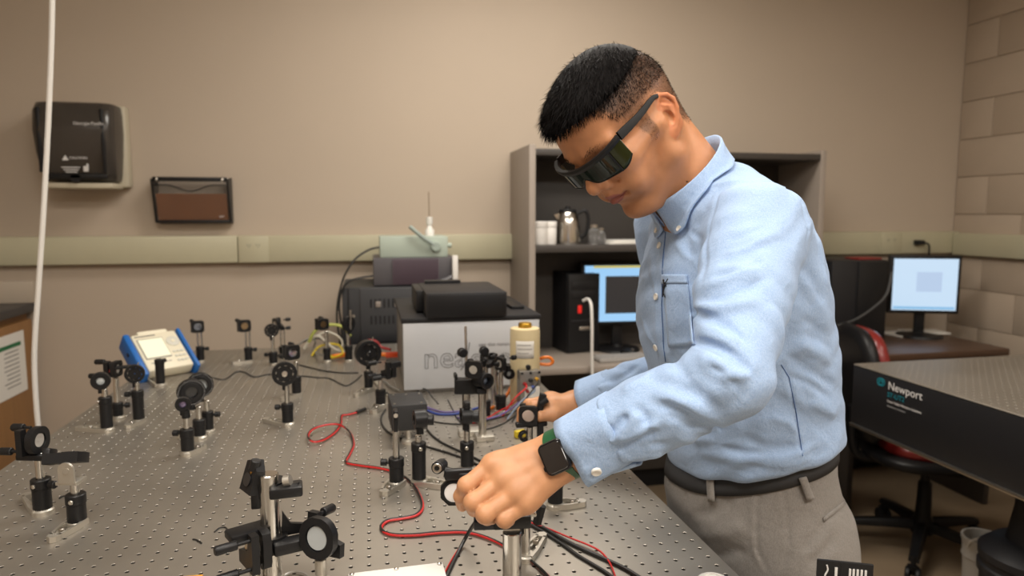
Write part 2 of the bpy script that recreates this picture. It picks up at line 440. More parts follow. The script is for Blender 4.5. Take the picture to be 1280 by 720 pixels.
U(hc((.099, 0, -.026), (.0985, 0, -.037), .006, .006), .008)
S(hc((.1075, 0, -.029), (.1065, 0, -.037), .0018, .0018), .005)
for s in (1, -1):
    U(hc((.0985, s * .004, -.0425), (.086, s * .0225, -.0480), .0052, .0030), .0035)
    U(hc((.0970, s * .003, -.0545), (.086, s * .0205, -.0500), .0064, .0036), .0035)
    S(hc((.1050, 0, -.0485), (.0900, s * .0240, -.0490), .0018, .0014), .0015)
    S(he((.091, s * .027, -.0495), (.004, .003, .0035)), .006)
S(hc((.098, -.012, -.0695), (.098, .012, -.0695), .007, .007), .012)
# ears: helix, antihelix, lobe, concha and tragus
def ear(s):
    def E(b, u, o=0.0):
        b, u = b * .92, u * .86 - .004
        bb = b + 0.30 * u
        return H(-.001 - bb * .93, s * (.0690 + b * .45 + o), .001 + u)
    A = np.stack([(E(1, 0) - E(0, 0)) / 1, (E(0, 1) - E(0, 0)) / 1], 1); A = A / np.linalg.norm(A, axis=0); n = np.cross(A[:, 0], A[:, 1]); A[:, 1] = np.cross(n, A[:, 0]); A[:, 1] /= np.linalg.norm(A[:, 1]); n /= np.linalg.norm(n)
    F = np.c_[A, n]
    out = V(*(HM @ V(-.25, s, 0)))
    g = [('u', Ell(E(.015, .005), (.0165, .030, .0036), F), 0)]
    hx = [(.004, .004), (-.003, .014), (.003, .028), (.013, .0385), (.024, .031), (.031, .019), (.031, .003), (.025, -.012), (.016, -.023)]
    for i in range(len(hx) - 1): g.append(('u', Cap(E(*hx[i]) + out * .0022, E(*hx[i + 1]) + out * .0022, .0034, .0034), .0012))
    g.append(('u', Ell(E(.010, -.0255), (.0085, .0095, .0045), F), .005))
    ah = [(.011, .024), (.020, .014), (.021, .0), (.014, -.013)]
    for i in range(3): g.append(('u', Cap(E(*ah[i]) + out * .0022, E(*ah[i + 1]) + out * .0022, .0028, .0026), .0015))
    g.append(('s', Ell(E(.010, .0) + out * .004, (.0088, .0120, .0080), F), .0015))
    g.append(('s', Cap(E(.010, .0275) + out * .0045, E(.0255, .013) + out * .0045, .0026, .0020), .0012))
    g.append(('u', Cap(E(-.001, -.001) + out * .001, E(.001, -.006) + out * .002, .0042, .0036), .003))
    return Grp(g)
U(ear(1), .004); U(ear(-1), .004)
U(Cap(H(-.030, 0, -.020), NECK_BASE, .055, .062), .030)
U(Cap(H(-.050, 0, -.010), NECK_BASE + V(.02, 0, .03), .040, .040), .025)
U(he((.018, 0, -.062), (.045, .040, .024)), .02)
U(hc((.045, .0, -.075), (.01, 0, -.11), .012, .014), .02)
for s in (1, -1): U(Cap(H(-.025, s * .058, -.02), NECK_BASE + V(-.045, 0, -.02) + V(0, -s * .012, 0), .012, .010), .02)
# trunk under the shirt
SH_L, SH_R = V(.538, .876, 1.375), V(.556, 1.186, 1.375)
EL_L, WR_L = V(*at_d(912, 472, .795)), V(*at_d(705, 567, .866))
EL_R, WR_R = V(*at_d(862, 462, 1.30)), V(*at_d(722, 506, 1.372))
U(Cap(SH_L + V(0, .04, -.02), SH_R + V(0, -.04, -.02), .05, .05), .04)
for s_, e_, w_ in ((SH_L, EL_L, WR_L), (SH_R, EL_R, WR_R)):
    U(Cap(s_, e_, .045, .036), .02); U(Cap(e_, e_ + (w_ - e_) * .35, .036, .036), .02); U(Cap(e_ + (w_ - e_) * .35, w_, .036, .0305), .02)
# hands
def unit(v): return v / np.linalg.norm(v)
def hand(wr, mcp, pip, dip, tip, rad, thumb, thick, k_palm=.016):
    g = []
    across = unit(mcp[3] - mcp[0])
    for i in range(4):
        root = wr + across * (i - 1.5) * .011
        g.append(('u', Cap(root, mcp[i], .0162, thick[i]), k_palm))
    for i in range(3): g.append(('u', Cap(mcp[i] * .9 + wr * .1, mcp[i + 1] * .9 + wr * .1, thick[i] * .95, thick[i] * .95), .012))
    t0, t1, t2, t3 = thumb
    g.append(('u', Cap(t0, t1, .0165, .0135), .02))
    g.append(('u', Grp([('u', Cap(t1, t2, .0128, .0105), 0), ('u', Cap(t2, t3, .0105, .0085), .003)]), .008))
    fing = []
    for i in range(4):
        r = rad[i]
        dv = unit(np.cross(across, unit(pip[i] - mcp[i])))
        q = [('u', Cap(mcp[i], pip[i], r * 1.12, r * .98), 0), ('u', Cap(pip[i], dip[i], r * .98, r * .88), .003), ('u', Cap(dip[i], tip[i], r * .88, r * .74), .003),
             ('u', Ell(pip[i], (r * 1.06,) * 3), .004)]
        fing.append(('u', Grp(q), .0006))
    g.append(('u', Grp(fing), .006))
    for i in range(3):
        w0, w1 = mcp[i] * .45 + pip[i] * .55, mcp[i + 1] * .45 + pip[i + 1] * .55; g.append(('u', Cap(w0 + unit(w0 - _C) * .005, w1 + unit(w1 - _C) * .005, .0055, .0055), .002))
    for i in range(3): g.append(('u', Cap(mcp[i] * .70 + pip[i] * .30, mcp[i + 1] * .70 + pip[i + 1] * .30, .0060, .0060), .004))
    for i in range(4):                         # knuckle heads and the gaps between them
        g.append(('u', Ell(mcp[i] + unit(_C - mcp[i]) * thick[i] * .42, (.0085,) * 3), .010))
    return Grp(g)
D = lambda px, py, d: V(*at_d(px, py, d))
L_MCP = [D(615, 581, .870), D(628, 600, .853), D(645, 616, .843), D(658, 629, .841)]
L_PIP = [D(583, 607, .850), D(591, 628, .833), D(606, 643, .824), D(630, 649, .829)]
L_DIP = [D(576, 620, .857), D(593, 636, .855), D(609, 647, .845), D(632, 652, .848)]
L_TIP = [D(578, 632, .874), D(600, 640, .874), D(615, 648, .864), D(637, 651, .864)]
hand_l = hand(WR_L + unit(L_MCP[1] - WR_L) * .012, L_MCP, L_PIP, L_DIP, L_TIP, (.0104, .0106, .0104, .0094), (D(676, 580, .897), D(640, 590, .915), D(608, 618, .905), D(596, 638, .890)), (.0135, .0135, .0130, .0125))
U(hand_l, .014)
for i in range(4):                              # extensor tendons, faint
    U(Cap(WR_L * .55 + L_MCP[i] * .45 + unit(_C - L_MCP[i]) * .0105, L_MCP[i] + unit(_C - L_MCP[i]) * .0100, .0028, .0032), .009)
R_MCP = [D(688, 505, 1.345), D(685, 500, 1.365), D(683, 501, 1.388), D(684, 505, 1.408)]
R_PIP = [D(667, 508, 1.345), D(661, 505, 1.365), D(661, 507, 1.392), D(665, 511, 1.415)]
R_DIP = [D(658, 517, 1.345), D(652, 514, 1.365), D(652, 516, 1.392), D(657, 519, 1.415)]
R_TIP = [D(655, 527, 1.342), D(650, 525, 1.36), D(650, 527, 1.39), D(654, 529, 1.41)]
U(hand(WR_R, R_MCP, R_PIP, R_DIP, R_TIP, (.0098, .0102, .0098, .009), (D(708, 513, 1.350), D(692, 518, 1.330), D(675, 520, 1.322), D(663, 523, 1.325)), (.0145, .0145, .0140, .0130)), .014)

sv, sf = surface(skin, .00175, (0.02, 0.62, 0.84), (0.86, 1.52, 1.74))
me = np_mesh('body', sv - PO, sf)
hl = toH(sv)                                    # pigment: flesh, lips, stubble, buzzed scalp
base = np.tile(V(.54, .268, .135), (len(sv), 1))
dist_head = np.linalg.norm(hl, axis=1)
is_head = dist_head < .19
red = np.clip(1 - np.linalg.norm((hl - V(.11, 0, -.02)) / V(.02, .022, .02), axis=1), 0, 1) + np.clip(1 - np.abs(np.linalg.norm((hl - V(-.02, np.sign(1), 0)), axis=1) - 1) / .02, 0, 0)
base *= np.where(is_head[:, None], V(1.0, .92, .88), 1)
lip = is_head & (hl[:, 0] > .080) & (np.abs(hl[:, 1]) < .024 - .0)
zc = -.0487; zu = .0085 * np.clip(1 - (np.abs(hl[:, 1]) / .0245) ** 2, 0, 1); zl = .0115 * np.clip(1 - (np.abs(hl[:, 1]) / .0235) ** 2, 0, 1)
w = np.where(lip & (hl[:, 2] < zc + zu) & (hl[:, 2] > zc - zl), 1.0, 0)[:, None]
base = base * (1 - w) + V(.36, .115, .088) * w
near_ear = np.flatnonzero(is_head & (np.abs(hl[:, 1]) > .062) & (np.abs(hl[:, 0] + .015) < .05) & (np.abs(hl[:, 2]) < .05))
ears = np.zeros(len(sv), bool); ears[near_ear] = np.minimum(ear(1)(sv[near_ear]), ear(-1)(sv[near_ear])) < .0012
base = np.where(ears[:, None], base * V(1.05, .88, .85), base)
beard = np.clip((-.030 - hl[:, 2]) / .02, 0, 1) * np.clip((hl[:, 0] - .0) / .02, 0, 1) * is_head * .22
base *= (1 - beard)[:, None]
def hairline(x, y):                             # lowest z of the hair at head depth x
    return np.interp(x, [-.11, -.085, -.055, -.040, -.028, -.012, .010, .016, .030, .036, .052, .062, .075, .084, .12], [-.045, -.048, -.040, -.012, .018, .036, .030, -.016, -.012, .020, .036, .056, .074, .084, .084])
scalp = is_head & (hl[:, 2] > hairline(hl[:, 0], hl[:, 1])) & ~ears
fade = np.clip((hl[:, 2] - hairline(hl[:, 0], hl[:, 1])) / .016, 0, 1) * scalp * (.50 + .42 * np.clip((hl[:, 2] - .035) / .045, 0, 1) + .25 * np.clip((-hl[:, 0] - .02) / .05, 0, 1))
k = np.clip(fade, 0, .93)[:, None]; base = base * (1 - k) + V(.045, .028, .020) * k
color_attr(me, base)
body = link('body', me, M_SKIN, person, sharp=0)

# hair: a cap over the top, thousands of strands over it, and a buzzed fade at the sides
top_line = lambda x, y: np.interp(x, [-.12, -.07, -.03, .02, .06, .08, .13], [.090, .086, .084, .078, .076, .078, .080])
hn = [('u', he((-.004, 0, .050), (.096, .074, .0915)), 0), ('u', he((.032, 0, .076), (.070, .061, .058)), .02), ('u', he((.066, .0, .086), (.040, .052, .032)), .02)]
hn.append(('s', Fn(lambda P: (lambda q: (q[:, 2] - top_line(q[:, 0], q[:, 1])) * .8)(toH(P)), H(0, 0, .06) - .2, H(0, 0, .06) + .2), .010))
hv, hf = surface(hn, .003, HO - .2, HO + .2)
hq = toH(hv)
cap_me = np_mesh('hair', hv - PO, hf)
hair = link('hair', cap_me, M_HAIR, person, sharp=0)
hair['label'] = 'short black hair, longer on top'
hnrm = grad(hn, hv)
def strands(P, Nn, length, r, lean, jit, name, m, parent, seg=4):
    n = len(P); q = toH(P)
    rows = []
    fw = HM @ V(.80, .28, -.35)                 # combed forward and to his left
    d = Nn * (1 - lean) + fw * lean + rng.normal(0, jit, (n, 3)); d /= np.linalg.norm(d, axis=1)[:, None]
    side = np.cross(d, Nn + rng.normal(0, .2, (n, 3))); side /= np.maximum(np.linalg.norm(side, axis=1), 1e-6)[:, None]
    L_ = length * rng.uniform(.6, 1.15, n)
    vs, pos = [], P - Nn * .001
    droop = HM @ V(.5, 0, -1)
    for i in range(seg + 1):
        t = i / seg; w_ = r * (1 - t * .85)
        vs += [pos + side * w_, pos - side * w_]
        pos = pos + (d * (1 - .35 * t) + droop * .30 * t) * (L_ / seg)[:, None]
    vs = np.stack(vs, 1).reshape(-1, 3)
    o = (np.arange(n) * 2 * (seg + 1))[:, None]
    f = np.concatenate([o + np.array([[2 * i, 2 * i + 1, 2 * i + 3, 2 * i + 2]]) for i in range(seg)], 0)
    ob = link(name, np_mesh(name, vs - PO, f), m, parent, sharp=0); ob['kind'] = 'stuff'; return ob
pick = rng.choice(len(hv), 9000)
strands(hv[pick], hnrm[pick], .018, .0006, .72, .15, 'hair_strands', M_HAIR, hair)
for nm, sel, cnt, ln, lean in (('buzzed_sides', scalp & (hl[:, 2] < .09), 11000, .0040, .45), ('blended_sides', scalp & (hl[:, 2] > .048) & (hl[:, 2] < .105), 12000, .0110, .66)):
    sc_i = rng.choice(np.flatnonzero(sel), cnt)
    strands(sv[sc_i], grad(skin, sv[sc_i]), ln, .00028, lean, .20, nm, M_HAIR, hair, seg=2)
for s in (1, -1):                               # eyebrows
    eb = [H(*(V(.100, s * .012, .030) * (1 - t) + V(.080, s * .050, .032) * t + V(.006, 0, .006) * math.sin(PI * t)) + rng.normal(0, .0016, 3)) for t in np.linspace(0, 1, 160)]
    eb = np.array(eb); strands(eb, grad(skin, eb), .008, .0005, .6, .2, 'eyebrow', M_HAIR, person, seg=2)

# -- shirt
ZB = lambda x, y: .952 + .27 * (x - .525) - .18 * (y - 1.06)        # the tilted belt line
TORSO = Loft([(.90, .652, 1.06, .115, .160), (.955, .650, 1.058, .126, .168), (.985, .648, 1.055, .134, .175), (1.014, .645, 1.05, .136, .175), (1.081, .629, 1.045, .141, .170), (1.139, .612, 1.04, .145, .171), (1.196, .596, 1.035, .148, .173), (1.252, .584, 1.03, .143, .175), (1.306, .579, 1.025, .131, .174), (1.358, .575, 1.022, .113, .165), (1.400, .570, 1.02, .100, .150), (1.440, .560, 1.018, .080, .11)], p=2.25)
sh = [('u', TORSO, 0)]
sh.append(('u', Cap(SH_L + V(.01, .02, -.005), NECK_BASE + V(.02, -.03, .030), .058, .044), .04))
sh.append(('u', Cap(SH_R + V(.01, -.02, -.005), NECK_BASE + V(.02, .03, .030), .058, .044), .04))
sh.append(('u', Cap(V(.565, 1.015, 1.42), V(.62, 1.02, 1.30), .052, .075), .05))
AX_L, AX_R = unit(WR_L - EL_L), unit(WR_R - EL_R)
CU_L, CU_R = WR_L - AX_L * .018, WR_R - AX_R * .012                   # cuff ends
def sleeve(s, e, w, cuff, ax, rs, out):
    m1 = s * .5 + e * .5; m2 = e * .52 + w * .48
    g = [('u', Cap(s, m1 + out * .006, rs[0], rs[1]), 0), ('u', Cap(m1 + out * .006, e, rs[1], rs[2]), .006), ('u', Cap(e, m2, rs[2], rs[3]), .014), ('u', Cap(m2, w, rs[3], rs[4]), .004)]
    g.append(('s', Fn(lambda P: -((P - (cuff - ax * .055)) @ ax), np.minimum(s, w) - 1, np.maximum(s, w) + 1), .004))
    return Grp(g)
sh.append(('u', sleeve(SH_L, EL_L, WR_L, CU_L, AX_L, (.071, .060, .046, .048, .042), V(-.6, .0, .0)), .016))
sh.append(('u', sleeve(SH_R, EL_R, WR_R, CU_R, AX_R, (.072, .062, .050, .050, .044), V(0, 0, 0)), .016))
sh.append(('s', Fn(lambda P: P[:, 2] - ZB(P[:, 0], P[:, 1]), (0.3, .7, .3), (1.0, 1.4, 1.25)), .014))
plain = list(sh)
def fold(px, amp, w):
    amp, w = amp * 1.45, w * .80
    P = trace(plain, dense(px)); return ('d', Fold(P, amp, w), 0)
FOLDS = [
    ([(864, 390), (887, 397), (912, 410)], -.013, .0065), ([(864, 426), (884, 429), (905, 437), (924, 450), (942, 468)], -.016, .0065), ([(872, 410), (897, 417), (926, 434)], .007, .010),
    ([(870, 445), (900, 458), (922, 478)], .006, .011), ([(868, 375), (900, 373), (935, 362), (962, 345)], -.005, .008), ([(874, 360), (905, 352), (950, 330)], .004, .010), ([(872, 385), (910, 384), (950, 374)], .005, .009),
    ([(893, 330), (925, 322), (965, 300)], -.003, .010), ([(760, 565), (788, 554), (826, 537)], -.010, .006), ([(770, 553), (800, 541), (828, 528)], .006, .008), ([(758, 548), (772, 533), (786, 518)], -.010, .006),
    ([(778, 545), (790, 532), (800, 515)], .004, .007), ([(820, 505), (842, 510), (862, 518), (884, 538)], -.006, .008), ([(812, 492), (850, 500), (885, 520)], .004, .010), ([(854, 531), (880, 533), (908, 537)], -.005, .006),
    ([(840, 545), (870, 551), (896, 548)], .004, .008), ([(800, 470), (840, 478), (880, 498), (905, 520)], -.004, .010), ([(790, 505), (806, 520), (815, 545)], -.004, .007), ([(742, 540), (756, 560), (752, 580)], -.003, .007),
    ([(901, 240), (891, 262), (884, 290), (881, 325), (878, 352)], -.004, .005), ([(962, 226), (986, 235), (1003, 255), (1010, 285), (1006, 310)], -.0022, .003),
    ([(973, 446), (986, 470), (996, 526), (1004, 580)], -.0028, .0030), ([(980, 440), (1003, 458), (1030, 474), (1045, 484)], -.004, .009), ([(990, 425), (1018, 440), (1042, 455)], .003, .010),
    ([(960, 490), (985, 505), (1020, 530), (1040, 548)], -.003, .012), ([(1000, 395), (1020, 410), (1040, 425)], -.003, .010), ([(920, 545), (960, 560), (1010, 560)], -.003, .010), ([(870, 566), (920, 574), (980, 574), (1030, 552)], .004, .010),
    ([(1010, 500), (1030, 512), (1046, 520)], .004, .010), ([(1000, 330), (1016, 350), (1030, 380)], -.003, .010), ([(846, 262), (858, 300), (868, 335)], -.002, .010), ([(812, 300), (816, 350), (820, 400), (826, 450)], .002, .012),
    ([(838, 440), (850, 462), (860, 480)], -.004, .009), ([(905, 205), (935, 212), (965, 228)], .002, .010), ([(760, 478), (780, 470), (800, 455)], -.004, .007), ([(740, 486), (765, 482)], .003, .007), ([(775, 490), (800, 476), (815, 462)], .003, .008),
    ([(880, 402), (902, 408), (920, 418), (934, 430)], -.003, .005), ([(876, 420), (900, 428), (924, 443)], .004, .006), ([(900, 470), (925, 470), (945, 458)], .003, .007), ([(880, 452), (905, 466), (928, 488)], -.004, .006),
    ([(835, 500), (860, 506), (890, 525)], .003, .006), ([(830, 520), (850, 524), (872, 540)], -.004, .006), ([(790, 562), (812, 556), (838, 556)], -.003, .006), ([(776, 575), (800, 570), (830, 568)], .003, .007), ([(752, 528), (766, 545), (770, 562)], -.004, .005),
    ([(905, 300), (930, 296), (960, 280)], -.002, .006), ([(900, 318), (935, 310), (975, 290)], .002, .007), ([(890, 345), (925, 340), (958, 322)], -.003, .006), ([(960, 380), (975, 400), (978, 425)], .002, .008),
    ([(985, 470), (1010, 478), (1040, 500)], -.003, .007), ([(960, 520), (985, 528), (1000, 545)], .002, .008), ([(1005, 415), (1025, 425), (1043, 438)], -.003, .007), ([(900, 558), (930, 566), (960, 566)], -.003, .007), ([(940, 578), (980, 582), (1020, 570)], .002, .007),
    ([(845, 270), (862, 290), (880, 300)], -.002, .006), ([(842, 300), (856, 318), (872, 330)], .002, .007), ([(810, 340), (815, 360), (818, 385)], -.002, .007), ([(803, 400), (812, 420), (822, 436)], .0025, .008),
    ([(833, 285), (829, 330), (828, 380), (830, 430), (833, 458)], -.0016, .0022), ([(1020, 290), (1030, 330), (1036, 365)], .002, .009),
]
for px, amp, w_ in FOLDS: sh.append(fold(px, amp, w_))
def rumple(P):                                   # small soft irregularities of worn cloth
    return .0022 * np.sin(P[:, 0] * 61 + 3 * np.sin(P[:, 2] * 34)) * np.sin(P[:, 2] * 47 + P[:, 1] * 55 + 2 * np.sin(P[:, 0] * 40))
sh.append(('d', Fn(rumple, (0, .4, .8), (1, 1.7, 1.7)), 0))
hv_, hf_ = surface(sh, .0029, (0.18, 0.56, 0.90), (0.86, 1.40, 1.56))
shirt = link('shirt', np_mesh('shirt', hv_ - PO, hf_), M_SHIRT, person, sharp=0)
shirt['label'] = 'light blue button-down shirt with rolled creases at the elbow'

def patch(nodes, px, nu, nv, lift, name, m, parent, solid=.0016):   # a piece of cloth lying on the surface, its corners at four pixels
    a, b, c, d = [np.array(p, float) for p in px]; g = []
    for i in range(nu + 1):
        for j in range(nv + 1):
            u, v = i / nu, j / nv; g.append((a * (1 - u) + b * u) * (1 - v) + (d * (1 - u) + c * u) * v)
    P = trace(nodes, g, lift); mb = MB()
    mb.grid([[tuple(P[i * (nv + 1) + j]) for j in range(nv + 1)] for i in range(nu + 1)])
    return pbuild(mb, name, m, parent, solid=solid)
pocket = patch(sh, [(830, 343), (860, 343), (869, 432), (837, 434)], 10, 14, .0022, 'chest_pocket', M_SHIRT, shirt)
flap = patch(sh, [(830, 343), (860, 343), (861, 355), (830, 355)], 8, 4, .0040, 'pocket_hem', M_SHIRT, pocket, .0012)
# the small embroidered rider on the pocket
P = trace(sh, [(833, 351), (833.5, 356), (832.5, 361), (835.5, 358), (832, 366), (834.5, 371), (831.5, 371), (836.5, 352), (838, 349)], .0048)
mb = MB()
for a, b, r in ((0, 1, .0016), (1, 2, .0022), (1, 3, .0014), (2, 4, .0014), (4, 5, .0011), (4, 6, .0011), (1, 7, .0009), (7, 8, .0008)): mb.tube([P[a], P[b]], r, 6, smooth=0)
mb.ball(P[0], .0022, 8); pbuild(mb, 'embroidered_emblem', M_THREADBLACK, pocket)
for px in ((825, 307), (821, 371), (820.5, 434), (828, 262)):
    P = trace(sh, [px], .002)[0]; n_ = grad(plain, P[None])[0]
    mb = MB().lathe([(.0054, -.001), (.0058, .0006), (.0050, .0016), (.0036, .0010), (.0005, .0010)], P, n_, 14); pbuild(mb, 'button', M_BUTTON, shirt)
P = trace(sh, dense([(832.5, 290), (828.5, 330), (827.5, 380), (829.5, 430), (832.5, 452)]), .0010)
mb = MB().tube(P, .0007, 5); pbuild(mb, 'placket_stitching', M_SEAM, shirt)
P = trace(sh, dense([(976, 456), (986, 472), (990, 490), (994, 510), (997, 530), (1001, 555), (1003, 570)]), .0008)
mb = MB().tube(P, .0006, 5); pbuild(mb, 'side_seam', M_SEAM, shirt)
# collar: fold line round the neck, flaps falling outside it, the stand inside
cB, cF = V(*at_d(887, 171, 1.095)), V(*at_y(814, 256, 1.004))
cm = (cB + cF) / 2; cu = (cB - cF) / 2; cw = V(.01, -.066, .004); cn = unit(np.cross(cw, cu)); cn = cn if cn[2] > 0 else -cn
def ringp(t, k=1.0, drop=0.0): return cm + cu * math.cos(t) * k + cw * math.sin(t) * k - unit(cn * (.5 - .5 * math.cos(t)) + V(-.35, 0, 1) * (.5 + .5 * math.cos(t))) * drop
rows_f, rows_s = [], []
N_ = 56; TT = np.linspace(-PI * .965, PI * .965, N_)
for u in np.linspace(0, 1, 6):
    row = []
    for t in TT:
        tip_ = np.exp(-((abs(t) - PI * .86) / .30) ** 2)
        h = .036 + .034 * tip_
        row.append(tuple(ringp(t, 1.02 + .17 * u ** 1.2 * (1 - .45 * (abs(t) / PI) ** 3) * (.35 + .65 * min(1, abs(t) / 1.3)), h * u - .006 * math.sin(PI * min(1, u * 3)) * (u < .34))))
    rows_f.append(row)
for u in np.linspace(0, 1, 4): rows_s.append([tuple(ringp(t, 1.02 - .03 * u + .04 * u * u, .045 * u)) for t in TT])
flat = np.array([p for r in rows_f for p in r]); uu = np.repeat(np.linspace(0, 1, 6), N_)
d_ = ev(sh, flat, margin=9.0); out_ = grad(sh, flat); need = np.clip((.0015 + .0045 * uu) * (uu > .25) - d_, 0, .05) * (uu > .25)
flat = flat + out_ * need[:, None]; rows_f = [[tuple(p) for p in flat[i * N_:(i + 1) * N_]] for i in range(6)]
mb = MB().grid(rows_f); mb.grid(rows_s); collar = pbuild(mb, 'collar', M_SHIRT, shirt, sharp=0, solid=.0022)
for t in (PI * .845, -PI * .845):
    p_ = flat[4 * N_ + int(np.argmin(np.abs(TT - t)))]; o_ = grad(sh, p_[None])[0]; p_ = p_ + o_ * .0015
    mb = MB().lathe([(.0045, -.001), (.0050, .0006), (.0042, .0014), (.003, .0008), (.0004, .0008)], p_, o_, 12); pbuild(mb, 'button', M_BUTTON, collar)
# cuffs
def cuff(c, ax, r0, r1, name, side, btn_t, gap_t, skew=0.0):
    up = unit(_C - c - ax * ((_C - c) @ ax)); rt = np.cross(ax, up); rows = []; n = 44
    for u in np.linspace(0, 1, 7):
        row = []
        for i in range(n):
            t = gap_t + .10 + (2 * PI - .02) * i / (n - 1)
            ov = .0035 * (i / (n - 1)); fl = .012 * u * math.exp(-((i / (n - 1) - .0) / .10) ** 2)
            rr = (r0 + (r1 - r0) * u) * (1 + .05 * math.sin(3 * t + .6) + .03 * math.sin(5 * t)) + ov + fl
            row.append(tuple(c - ax * (.066 * (1 - u)) + ax * (fl * .8 + skew * math.sin(t) * u) + (up * math.cos(t) * .94 + rt * math.sin(t) * 1.02) * rr))
        rows.append(row)
    o = pbuild(MB().grid(rows), name, M_SHIRT, shirt, sharp=0, solid=.0030)
    t = btn_t; d_ = up * math.cos(t) * .94 + rt * math.sin(t) * 1.02
    mb = MB().lathe([(.0060, -.002), (.0064, .0010), (.0054, .0020), (.0040, .0013), (.0005, .0013)], c - ax * .022 + d_ * (r1 * 1.03 + .0085), d_, 16); pbuild(mb, 'button', M_BUTTON, o)
    return o
cuff(CU_L, AX_L, .0440, .0385, 'cuff', 1, -.80, -1.25, .011)
cuff(CU_R, AX_R, .0455, .0430, 'cuff', -1, -2.0, -2.2)

# -- trousers, belt, shoes
TR = Loft([(.74, .668, 1.06, .118, .182), (.808, .671, 1.06, .130, .182), (.862, .667, 1.06, .142, .181), (.899, .662, 1.06, .145, .178), (.937, .653, 1.06, .130, .170), (.975, .650, 1.058, .121, .164), (1.04, .648, 1.056, .118, .160)], p=2.2)
tr = [('u', TR, 0)]
for y_, f_ in ((.968, 0), (1.150, .02)):
    tr += [('u', Cap(V(.672, y_, .82), V(.655, y_, .50), .098, .074), .05), ('u', Cap(V(.655, y_, .50), V(.685, y_, .07), .074, .066), .03)]
tr.append(('s', Fn(lambda P: P[:, 2] - .045, (.3, .7, -.2), (1, 1.4, .2)), .004))
tr.append(('s', Fn(lambda P: ZB(P[:, 0], P[:, 1]) + .001 - P[:, 2], (.3, .7, .9), (1, 1.4, 1.25)), .003))
tplain = list(tr)
for px, amp, w_ in (([(945, 606), (941, 640), (940, 665), (943, 692), (958, 719)], .0035, .003), ([(949, 606), (945, 640), (944, 665), (947, 692), (962, 719)], -.0030, .0028), ([(977, 606), (985, 650), (985, 690), (976, 719)], -.0030, .0026),
                    ([(1030, 646), (1046, 636), (1061, 621)], -.004, .0026), ([(1030, 652), (1046, 643), (1063, 628)], -.0035, .0026), ([(853, 640), (858, 610)], -.003, .003), ([(862, 645), (890, 640), (920, 622)], -.004, .010), ([(870, 670), (905, 668), (935, 655)], .004, .012),
                    ([(1000, 690), (1020, 670), (1035, 650)], -.003, .008), ([(1010, 710), (1030, 690), (1048, 668)], -.004, .008), ([(890, 700), (915, 690), (935, 690)], -.004, .009)):
    tr.append(('d', Fold(trace(tplain, dense(px)), amp * 1.0, w_), 0))
tv, tf = surface(tr, .0040, (.45, .80, .03), (.90, 1.32, 1.06))
trousers = link('trousers', np_mesh('trousers', tv - PO, tf), M_TROUSER, person, sharp=0)
def around(z_off, lift, n=96):
    out = []
    for i in range(n):
        t = 2 * PI * i / n; x, y = .65 + .12 * math.cos(t), 1.058 + .165 * math.sin(t); z = ZB(x, y) + z_off
        X, Y, A, B = [np.interp(z, TR.zz, c) for c in TR.c]; e = 2 / TR.p
        out.append((X + (A + lift) * abs(math.cos(t)) ** e * np.sign(math.cos(t)), Y + (B + lift) * abs(math.sin(t)) ** e * np.sign(math.sin(t)), z))
    return out
mb = MB().grid([around(-.024, .000), around(-.024, .0030), around(-.012, .0034), around(.004, .0030), around(.004, .000)], closed=True)
pbuild(mb, 'belt', M_BELT, person, sharp=0)
for q in ([(886, 592), (895, 592), (896, 626), (888, 626)], [(996, 596), (1005, 594), (1015, 622), (1006, 625)]):
    patch(tr, q, 2, 8, .0060, 'belt_loop', M_TROUSER, trousers, .002)
welt = patch(tr, [(1028, 647), (1055, 625), (1056, 631), (1029, 653)], 8, 2, .0012, 'back_pocket_welt', M_TROUSER, trousers, .0015)
for y_ in (.965, 1.153):
    s_ = [('u', Ell(V(.64, y_, .045), (.115, .046, .045)), 0), ('u', Ell(V(.715, y_, .06), (.05, .040, .055)), .03), ('s', Fn(lambda P: P[:, 2] - .012, (0, 0, -1), (2, 2, .2)), .004)]
    a_, b_ = surface(s_, .006, (.5, y_ - .08, 0), (.80, y_ + .08, .14)); shoe = link('shoe', np_mesh('shoe', a_ - PO, b_), M_SHOE, person, sharp=0)
    mb = MB(); mb.prism([(.655 + .125 * math.cos(t) * (1.0 if math.cos(t) < 0 else .9), y_ + .047 * math.sin(t)) for t in np.linspace(0, 2 * PI, 28, endpoint=False)], (0, 0, 0), (1, 0, 0), (0, 1, 0), .018); pbuild(mb, 'sole', M_BELT, shoe)

# -- laser safety glasses he wears
M_FRAME = mat('matt_black_plastic', (0.010, 0.010, 0.011), 0.5, spec=.3)
M_LENS = mat('dark_green_lens', (0.006, 0.013, 0.009), 0.07, spec=0.34)
M_SIDE = mat('olive_side_shield', (0.020, 0.026, 0.006), 0.08, spec=0.34)
glasses = thing('safety_glasses', 'dark wraparound laser safety glasses worn by the man in the blue shirt', 'glasses', tuple(HO))
def gbuild(mb, name, m, **k):
    mb.v = [tuple(np.array(p) - HO) for p in mb.v]; return mb.build(name, m, glasses, **k)
def wrap(t, z, o=0.0):                           # t runs -1..1 round the front of the face
    a = t * 1.18; x = .048 + (.071 + o) * math.cos(a) ** .72; y = (.078 + o) * math.sin(a) / math.sin(1.18) * (1 - .02 * abs(t))
    return H(x - .10 * (.028 - z), y, z + .003)
def lens_rows(t0, t1, n, zt, zb, o=0.0, m=8):
    return [[tuple(wrap(t, zt(t) * (1 - j / m) + zb(t) * j / m, o)) for j in range(m + 1)] for t in np.linspace(t0, t1, n)]
zt = lambda t: .030 - .013 * (1 - abs(t) ** 1.5)
zb = lambda t: -.013 + .013 * math.exp(-(t / .12) ** 2) + .012 * max(0, (abs(t) - .7) / .3) ** 2
